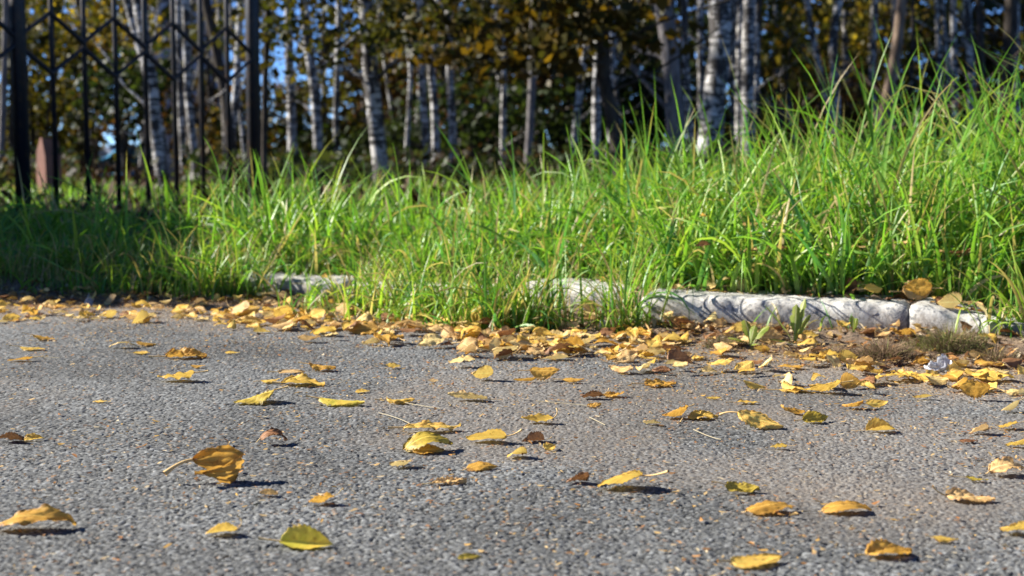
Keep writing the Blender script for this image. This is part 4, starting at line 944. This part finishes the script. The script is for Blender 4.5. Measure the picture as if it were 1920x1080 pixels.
TR = [  # label, points, width px, distance, bark, crown colours
 ('slender leaning white birch seen between the fence bars, foot curving right', [(255, 0), (281, 148), (289, 240), (309, 360)], 26, 10.5, B_),
 ('thin pale birch crossing behind the leaning one near the top', [(237, 0), (262, 90), (300, 250), (322, 340)], 18, 13, B_),
 ('straight spotted birch right of centre of the fence panel', [(350, 0), (352, 167), (359, 250), (366, 330)], 17, 12.5, B_),
 ('narrow birch directly behind the fifth fence bar', [(336, 0), (336, 120), (342, 240), (345, 330)], 14, 16, B_),
 ('dark leaning trunk behind the right end of the fence', [(386, 0), (404, 80), (425, 190), (440, 320)], 20, 14, DARKB),
 ('pale birch just left of the right fence post', [(450, 0), (445, 150), (438, 240), (434, 320)], 16, 15, B_),
 ('thin white birch left of the pale one near the fence end', [(408, 0), (415, 170), (420, 230), (422, 320)], 9, 20, B_),
 ('dim birch first to the right of the fence post, against the sky', [(540, 0), (541, 100), (546, 220), (548, 320)], 19, 15, B_),
 ('blotchy birch standing against the blue sky gap', [(570, 0), (577, 80), (590, 170), (598, 320)], 20, 13, B_),
 ('thin birch between the sky gap and the stout white trunk', [(636, 0), (634, 130), (630, 220), (631, 330)], 13, 19, B_),
 ('stout birch with a bright white left flank, left of centre', [(686, 0), (697, 150), (706, 240), (718, 340)], 31, 9.5, B_),
 ('thin wavy birch just right of the stout white flanked one', [(713, 60), (727, 160), (740, 240), (745, 300)], 8, 20, B_),
 ('left stem of the twin birches left of centre', [(786, 0), (790, 130), (797, 240), (803, 340)], 16, 13.5, B_),
 ('right stem of the twin birches left of centre, bent near the top', [(822, 0), (820, 65), (806, 120), (815, 200), (818, 340)], 17, 13, B_),
 ('speckled birch right of the twin stems', [(842, 0), (843, 150), (848, 230), (850, 340)], 16, 14.5, B_),
 ('very thin birch right of the speckled one', [(858, 60), (861, 180), (863, 250), (866, 340)], 9, 21, B_),
 ('thin birch glimpsed through dark leaves near the centre', [(930, 0), (936, 90), (936, 190), (934, 320)], 10, 19, B_),
 ('grey shaded trunk right of the centre, low down', [(1000, 60), (997, 170), (993, 250), (988, 330)], 16, 13, GREYB),
 ('leaning birch with a bright upper stem, right of centre', [(1116, 10), (1098, 90), (1088, 165), (1078, 250), (1070, 320)], 15, 12, B_),
 ('straight bright birch below the dark maple boughs', [(1124, 0), (1120, 150), (1118, 230), (1117, 320)], 18, 12.6, B_),
 ('thick grey birch standing left of the biggest trunk', [(1243, 0), (1258, 95), (1266, 200), (1272, 290)], 38, 11, GREYB),
 ('slim birch between the thick grey one and the biggest trunk', [(1282, 0), (1286, 140), (1296, 270)], 15, 13, B_),
 ('slim straight birch touching the biggest trunk on its left', [(1311, 0), (1313, 150), (1314, 250)], 14, 14.5, B_),
 ('biggest white birch trunk, smooth and pale, right of centre', [(1349, 0), (1348, 95), (1337, 185), (1326, 290)], 46, 10, B_),
 ('sunlit birch right of the biggest trunk', [(1406, 0), (1402, 110), (1400, 220), (1404, 320)], 27, 12, B_),
 ('dimmer birch close behind the sunlit one on its left', [(1391, 0), (1388, 130), (1386, 280)], 17, 13, B_),
 ('dark narrow stem close behind the sunlit birch on its right', [(1424, 0), (1421, 120), (1420, 280)], 13, 15, DARKB),
 ('thin birch in front of the yellow green leaves', [(1452, 0), (1457, 100), (1460, 260)], 9, 21, B_),
 ('curving birch that leans right as it goes down', [(1511, 0), (1520, 60), (1536, 135), (1556, 220), (1568, 300)], 13, 15, B_),
 ('grey white birch crossing the curving one', [(1572, 0), (1560, 75), (1565, 190), (1568, 300)], 18, 14, B_),
 ('brown leaning trunk rising to the right', [(1692, 0), (1681, 90), (1665, 165), (1643, 270)], 22, 11, BROWNB),
 ('thin pale birch right of the brown leaning trunk', [(1758, 0), (1763, 120), (1768, 280)], 11, 19, B_),
 ('pale birch, first of the close row near the right edge', [(1788, 0), (1791, 120), (1795, 280)], 13, 17, B_),
 ('brighter birch in the middle of the close row near the right edge', [(1811, 0), (1820, 100), (1826, 260)], 17, 14, B_),
 ('dark stem, last of the close row near the right edge', [(1832, 0), (1838, 120), (1842, 280)], 14, 15, DARKB),
 ('black trunk near the right edge', [(1892, 0), (1888, 100), (1882, 220)], 25, 11, DARKB),
 ('thin white birch at the right edge beside the black trunk', [(1908, 0), (1905, 110), (1903, 240)], 12, 16, B_),
 ('pale thin trunk at the left edge behind the fence', [(8, 0), (6, 150), (4, 320)], 14, 15, GREYB),
]
pals = ['mixed', 'olive', 'amber', 'yellow']
for i, (lab, pts, wp, D, mt) in enumerate(TR):
    birch = mt is BIRCH
    tree('birch_tree' if birch or 'birch' in lab else 'tree', lab, pts, wp, D, mt, pals[i % 4], seed=i, cat='tree')
# the dark leaved tree whose low boughs hang in the middle of the picture
tree('maple_tree', 'dark trunked tree whose low olive and amber boughs fill the centre top', [(1128, 0), (1132, 150), (1152, 240), (1162, 310)], 28, 9.2, DARKB, 'amber', seed=91,
     low=(1040, 40, (1.05, .7, .36), 1500, 'amber', .075))
tree('maple_tree', 'tree at the fence end whose brown leaved boughs hang against the sky', [(505, 0), (500, 150), (498, 320)], 12, 8.4, DARKB, 'brown', seed=92, low=(620, 40, (.75, .5, .36), 900, 'olive', .045))
# thin stems deep in the wood
rt = np.random.default_rng(5)
for i in range(70):
    px = rt.uniform(-150, 2070); D = rt.uniform(15, 32)
    if 470 < px < 690 and rt.random() < .6: continue
    side = 'behind the fence' if px < 480 else 'in the left middle of the wood' if px < 900 else 'in the dark centre of the wood' if px < 1250 else 'deep in the wood on the right'
    birch = rt.random() < .75
    tree('birch_tree' if birch else 'tree', ('thin far birch ' if birch else 'thin far dark stem ') + side, [(px, 0), (px + rt.normal(0, 8), 140), (px + rt.normal(0, 14), 300)], rt.uniform(8, 13), D, BIRCH if birch else DARKB,
         pals[i % 4], seed=100 + i, group='thin stems ' + side, top=9)

# bushes and low saplings, each its own thing
def bush(px, py, D, rad, n, pal_, size, label, name='bush', seed=0):
    if 470 > px or px > 500: D, rad, size = D * 1.3, tuple(x * 1.3 for x in rad), size * 1.15
    n = int(n * .8)
    p = P(px, py, D); gz = float(ground_z(p[0], D, False)); e = empty(name, (p[0], D, gz)); tag(e, label, 'bush', 'bushes in the wood')
    V, F, C = leafcloud(n, (0, 0, p[2] - gz), rad, size, pal_, seed + 300, 70, .15); link('foliage', mesh('foliage', V, F, FOL, False, col=C), e)
    r = np.random.default_rng(seed); parts = []
    for _ in range(7):
        t = np.linspace(0, 1, 8)[:, None]; d = np.array([r.normal(0, .5) * rad[0], r.normal(0, .5) * rad[1], p[2] - gz + rad[2] * r.uniform(.2, .9)])
        parts.append(tube(d * t * np.array([1, 1, 1]) + r.normal(0, .02, (8, 3)), .018 * (1.1 - t[:, 0]) * D / 15, 5))
    V, F = join(parts); link('stems', mesh('stems', V, F, DARKB), e)
for a in ((60, 120, 15, (.9, .9, 1.0), 2000, 'olive', .09, 'olive bush behind the left fence post'), (170, 60, 17, (.7, .9, .9), 1500, 'yellow', .10, 'yellow olive bush behind the second and third bars'),
          (235, 175, 14, (.5, .6, .42), 1300, 'green', .07, 'dark green bush low behind the fourth fence bar'), (70, 235, 16, (.6, .8, .5), 1000, 'olive', .09, 'low olive bush just right of the left fence post'),
          (350, 220, 24, (.8, 1., .6), 700, 'brown', .10, 'reddish brown bush far behind the fence'), (430, 270, 18, (.6, .8, .45), 900, 'mixed', .08, 'mixed yellowing bush behind the right fence post'),
          (560, 250, 17, (1.1, .8, .7), 2000, 'olive', .09, 'olive bush under the sky gap'), (690, 60, 22, (1.2, 1., 1.1), 1600, 'amber', .10, 'amber sapling behind the stout white flanked birch'),
          (760, 170, 20, (1., 1., 1.1), 1900, 'brown', .10, 'orange brown sapling behind the twin birches'), (720, 300, 15, (1.0, .7, .35), 1400, 'green', .08, 'dark low bush at the foot of the stout birch'),
          (900, 60, 15, (1.3, .9, .8), 3000, 'olive', .09, 'broad olive bush left of the centre boughs'), (930, 250, 14, (1.2, .8, .5), 2600, 'green', .08, 'very dark bush in the lower centre'),
          (1040, 200, 16, (1.4, .8, .9), 3000, 'brown', .09, 'dark brown bush behind the centre boughs'), (1190, 200, 15, (.9, .8, .9), 2400, 'green', .09, 'green bush left of the thick grey birch'),
          (1200, 60, 17, (.9, .8, .8), 1500, 'olive', .09, 'pale olive bush high beside the thick grey birch'), (1455, 90, 14, (.28, .5, .85), 650, 'yellow', .085, 'bright yellow green sapling right of the sunlit birch'),
          (1520, 220, 17, (1.0, .8, .7), 1900, 'olive', .09, 'olive bush behind the curving birch'), (1620, 90, 16, (.85, .8, 1.0), 1700, 'yellow', .08, 'yellow flecked sapling left of the brown trunk'),
          (1600, 250, 15, (1.1, .8, .5), 2000, 'brown', .08, 'low brown bush at the foot of the brown trunk'), (1740, 130, 20, (1.1, .8, 1.1), 2000, 'olive', .10, 'dark olive bush right of the brown trunk'),
          (1865, 90, 22, (.5, .5, 1.6), 1300, 'amber', .10, 'orange sapling between the close row and the black trunk'), (1800, 240, 16, (1.2, .8, .5), 2000, 'brown', .08, 'low dark bush at the right edge'), (1700, 240, 15, (.8, .6, .45), 1500, 'green', .08, 'dark green low bush right of the brown trunk foot'),
          (1420, 260, 16, (1.0, .8, .5), 1900, 'green', .08, 'dark bush behind the foot of the sunlit birch'), (480, 60, 26, (1.2, 1, 1.0), 500, 'yellow', .10, 'thin yellow sapling at the fence end against the sky')):
    bush(*a, seed=int(a[0]) + 1)

# far wood that reads as one mass, with gaps where the sky shows
def far_wood():
    r = np.random.default_rng(77); VV, FF, CC, off = [], [], [], 0
    for D0, D1, n, size, zt in ((26, 34, 15000, .22, 9), (36, 52, 20000, .36, 13), (56, 80, 16000, .6, 20)):
        ncl = 520; cD = r.uniform(D0, D1, ncl); cx = r.uniform(-1.0, 1.0, ncl) * cD * .62; czz = r.uniform(-1, zt, ncl) ** 1.0
        px = 960 + cx / cD * FPX; el = (czz - CAM_H) / cD * FPX
        keep = ~((px > 470) & (px < 690) & (el > 20) & (r.random(ncl) < .90)) & ~((px > 270) & (px < 420) & (el > 90) & (r.random(ncl) < .9)) & ~((px > 140) & (px < 350) & (el < 30) & (cD < 62))
        cD, cx, czz = cD[keep], cx[keep], czz[keep]
        i = r.integers(len(cx), size=n); sp_ = D0 * .026
        p = np.stack([cx[i], cD[i], czz[i]], 1) + r.normal(size=(n, 3)) * np.array([sp_, sp_, sp_ * .8])
        s = r.uniform(.6, 1.3, n) * size; u = r.normal(size=(n, 3)); u /= np.linalg.norm(u, axis=1)[:, None]; w_ = np.cross(u, r.normal(size=(n, 3))); w_ /= np.linalg.norm(w_, axis=1)[:, None]
        U, W_ = u * s[:, None] * .6, w_ * s[:, None] * .45
        V = np.stack([p - U, p - W_, p + U, p + W_], 1).reshape(-1, 3)
        allc = np.array([FC['olive'][0], FC['olive'][1], FC['green'][0], FC['green'][1], FC['amber'][0], FC['yellow'][2], FC['brown'][0], FC['brown'][2]])
        cc = allc[r.integers(8, size=len(cx))][i] * r.uniform(.7, 1.3, (n, 1))
        VV.append(V); FF.append(np.arange(n * 4).reshape(-1, 4) + off); CC.append(np.repeat(cc, 4, 0)); off += n * 4
    return np.vstack(VV), np.vstack(FF), np.vstack(CC)
V, F, C = far_wood()
o = link('far_woodland', mesh('far_woodland', V, F, FOL, False, col=C)); tag(o, 'distant autumn wood behind the birches', 'woodland', kind='stuff')
# dead leaves and herbs on the wood floor
V, F, C = flakes(9000, lambda r, n: np.stack([r.uniform(-1, 1, n) * 1.0 * (q := r.uniform(5, 24, n)) * .45, q], 1), lambda r, n: r.uniform(.02, .05, n), lambda r, n: np.array(FC['brown'])[r.integers(3, size=n)] * r.uniform(.15, .6, (n, 1)), 8, .01, .6)
o = link('forest_litter', mesh('forest_litter', V, F, CRUMB, False, col=C)); tag(o, 'dead leaves on the shaded floor of the wood', 'leaf litter', kind='stuff')

def undergrowth():
    r = np.random.default_rng(31); n = 26000; D = r.uniform(9, 26, n); q = r.integers(260, size=n); cx = r.uniform(-1, 1, 260)[q]; cD = r.uniform(9.5, 27, 260)[q]; hh = (r.uniform(.06, .34, 260))[q]
    x = cx * cD * .45 + r.normal(0, .42, n); y = cD + r.normal(0, .42, n); z = ground_z(x, y, False) + hh * r.random(n) ** .8
    px = 960 + x / y * FPX; kp = ~((px > 150) & (px < 345) & (r.random(n) < .97)); x, y, z, q = x[kp], y[kp], z[kp], q[kp]; n = len(x)
    V, F, C = leafcloud(n, (0, 0, 0), (.001, .001, .001), .060, 'green', 32, 1, 0.); V = (V.reshape(n, 4, 3) + np.stack([x, y, z], 1)[:, None]).reshape(-1, 3)
    cc = np.array([(.03, .05, .014), (.05, .07, .018), (.04, .04, .015), (.05, .035, .018), (.02, .035, .012)])[r.integers(5, size=260)][q] * r.uniform(.6, 1.3, (n, 1)); return V, F, np.repeat(cc, 4, 0)
V, F, C = undergrowth(); o = link('undergrowth', mesh('undergrowth', V, F, FOL, False, col=C)); tag(o, 'dark low undergrowth between the birch trunks', 'undergrowth', kind='stuff')

# unseen leaf mass added off to the left to shade the verge
def side_shrub(x, y, rad, n, seed, label):
    e = empty('shrub', (x, y, 0)); tag(e, label, 'shrub')
    V, F, C = leafcloud(n, (0, 0, rad[2] * .85), rad, .10, 'green', seed, 160, .14); link('foliage', mesh('foliage', V, F, FOL, False, col=C), e)
    r = np.random.default_rng(seed); parts = []
    for _ in range(9):
        t = np.linspace(0, 1, 8)[:, None]; d = np.array([r.normal(0, .4) * rad[0], r.normal(0, .4) * rad[1], rad[2] * r.uniform(.9, 1.6)]); parts.append(tube(d * t + r.normal(0, .015, (8, 3)), .025 * (1.1 - t[:, 0]), 6))
    V, F = join(parts); link('stems', mesh('stems', V, F, DARKB), e)
def shade_hedge(x0, x1, y0, y1, h, label):
    r = np.random.default_rng(4); n = 16000; e = empty('shade_hedge', ((x0 + x1) / 2, (y0 + y1) / 2, 0)); tag(e, label, 'shade_hedge')
    q = r.random((n, 3)); p = np.stack([x0 + (x1 - x0) * q[:, 0], y0 + (y1 - y0) * q[:, 1], .08 + h * q[:, 2] ** .9], 1); p += r.normal(0, .05, p.shape) - np.array([(x0 + x1) / 2, (y0 + y1) / 2, 0])
    V, F, C = leafcloud(n, (0, 0, 0), (.001, .001, .001), .085, 'green', 5, 1, 0.); V = (V.reshape(n, 4, 3) + p[:, None]).reshape(-1, 3)
    link('foliage', mesh('foliage', V, F, FOL, False, col=C), e); parts = []
    for k_ in range(14):
        t = np.linspace(0, 1, 7)[:, None]; b = np.array([r.uniform(-.3, .3) * (x1 - x0), (k_ / 13 - .5) * (y1 - y0) * .9, 0]); parts.append(tube(b + np.array([r.normal(0, .06), r.normal(0, .1), h * .85]) * t, .02 * (1.1 - t[:, 0] * .8), 6))
    V, F = join(parts); link('stems', mesh('stems', V, F, DARKB), e)
shade_hedge(-4.0, -3.45, 3.52, 6.6, 1.66, 'unseen block of green leaves added beyond the left edge for shade')
for i in range(2):  # unseen birches added out of frame so their crowns shade the wood
    x = -5.8 - i * 3.5 - (i % 3) * .7; y = 8.6 + (i * 5 % 13) * .95
    tree('birch_tree', 'unseen leafy birch added left of the picture to shade the wood', [(960 + x / y * FPX, -100), (960 + x / y * FPX + 6, 300)], 20, y, BIRCH, ['green', 'olive'][i % 2], seed=200 + i, group='unseen birches added for shade beyond the left edge', top=8.5)

# ------------------------------------------------------------ things far behind the fence
k = NB('tower_wall'); k.base(k.mix(k.noise(k.coords(), .3), (.30, .33, .42), (.36, .38, .47)), .8); TW = k.m
k = NB('window_glass'); k.base((.06, .08, .12), .15, .6); WG = k.m
k = NB('frame_white'); k.base((.6, .6, .6), .6); FW_ = k.m
p = P(345, 100, 190); e = empty('apartment_tower', (p[0], 190, -1)); tag(e, 'grey blue apartment tower glimpsed high between the birches behind the fence', 'building')
V, F = boxm((0, 0, 24), (9.6, 10, 48)); link('wall', mesh('wall', V, F, TW, False), e)
V, F = boxm((0, 0, 48.4), (10.2, 10.6, .8)); link('roof', mesh('roof', V, F, FW_, False), e)
for fl in range(2, 9):
    for cx in (-3.3, -1.1, 1.1, 3.3):
        V, F = boxm((cx, -5.05, fl * 2.9), (1.3, .14, 1.4)); wn = link('window', mesh('window', V, F, FW_, False), e)
        V, F = boxm((cx, -5.13, fl * 2.9), (1.1, .06, 1.2)); link('pane', mesh('pane', V, F, WG, False), wn)
def car(px, D, rz, col, label):
    p = P(px, 275, D); gz = float(ground_z(p[0], D, False)); e = empty('parked_car', (p[0], D, gz)); e.rotation_euler = (0, 0, rz); tag(e, label, 'car', 'cars parked beyond the wood')
    k = NB('car_paint'); k.base(col, .25, .6); CPm = k.m
    prof = np.array([(-2.1, .35), (-2.1, .75), (-1.9, .92), (-1.3, .98), (-.75, 1.40), (.75, 1.42), (1.25, 1.0), (1.95, .88), (2.12, .65), (2.1, .35)])
    n = len(prof); ws = [(-.80, 1.), (-.72, 1.), (.72, 1.), (.80, 1.)]
    V = []
    for yy, s in ((-.86, .97), (-.80, 1.), (.80, 1.), (.86, .97)):
        inset = np.where(prof[:, 1] > 1.05, .82, 1.); V.append(np.stack([prof[:, 0] * s, yy * inset, prof[:, 1]], 1))
    V = np.vstack(V); F = []
    for j in range(3):
        for i in range(n): F.append([j * n + i, j * n + (i + 1) % n, (j + 1) * n + (i + 1) % n, (j + 1) * n + i])
    for j in (0, 3):
        for i in range(1, n // 2): F.append([j * n + i - 1, j * n + i, j * n + n - 1 - i, j * n + n - i])
    link('body', mesh('body', V, F, CPm, False), e)
    for sx in (-1, 1):
        Vg = np.array([(-.95, sx * .745, 1.02), (-.62, sx * .72, 1.34), (.68, sx * .72, 1.36), (1.05, sx * .745, 1.03)]); link('side_window', mesh('side_window', np.vstack([Vg, Vg + (0, sx * .02, 0)]), [[0, 1, 2, 3], [4, 5, 6, 7], [0, 1, 5, 4], [2, 3, 7, 6]], WG, False), e)
        for wx in (-1.3, 1.3):
            a = np.linspace(0, 6.283, 19); V, F = tube([(wx, sx * .62, .32), (wx, sx * .66, .32), (wx, sx * .85, .32), (wx, sx * .88, .32)], [.05, .32, .32, .2], 18); wl = link('wheel', mesh('wheel', V, F, IRON), e)
            V, F = tube([(wx, sx * .86, .32), (wx, sx * .89, .32), (wx, sx * .895, .32)], [.19, .19, .02], 14); link('rim', mesh('rim', V, F, FW_), wl)
    for hy in (-.6, .6): V, F = boxm((2.08, hy, .66), (.1, .3, .16)); link('headlight', mesh('headlight', V, F, FW_, False), e)
car(265, 52, .3, (.16, .55, .85), 'bright blue car glimpsed low behind the fence bars')
car(175, 60, -.2, (.62, .68, .78), 'silvery white car glimpsed low behind the left fence bars')
k = NB('red_stone'); co = k.coords(); k.base(k.mix(k.ramp(k.noise(co, 9, 4), [(.4, 0.), (.7, 1.)]), (.24, .11, .075), (.17, .075, .05)), .7); k.bump(k.noise(co, 20), .3, .01); RS = k.m
p = P(92, 300, 9.0); gz = float(ground_z(p[0], 9., False)); e = empty('standing_stone', (p[0], 9.0, gz)); tag(e, 'reddish upright stone with a pointed top behind the left fence bars', 'stone')
prof = np.array([(-.075, -.05), (-.085, .14), (-.07, .25), (.0, .335), (.025, .335), (.075, .22), (.085, -.05)]); V = np.vstack([np.c_[prof[:, 0], np.full(7, -.06), prof[:, 1]], np.c_[prof[:, 0] * .9, np.full(7, .06), prof[:, 1] * .97]])
me = bpy.data.meshes.new('slab'); me.from_pydata(V.tolist(), [], [list(range(7))[::1], list(range(13, 6, -1))] + [[i, i + 7, (i + 1) % 7 + 7, (i + 1) % 7] for i in range(7)]); me.materials.append(RS); o = link('slab', me, e); o.rotation_euler = (0, 0, R(-38)); o.scale = (.62, 1, 1.05)
print('leaves', n_hero, len(items))
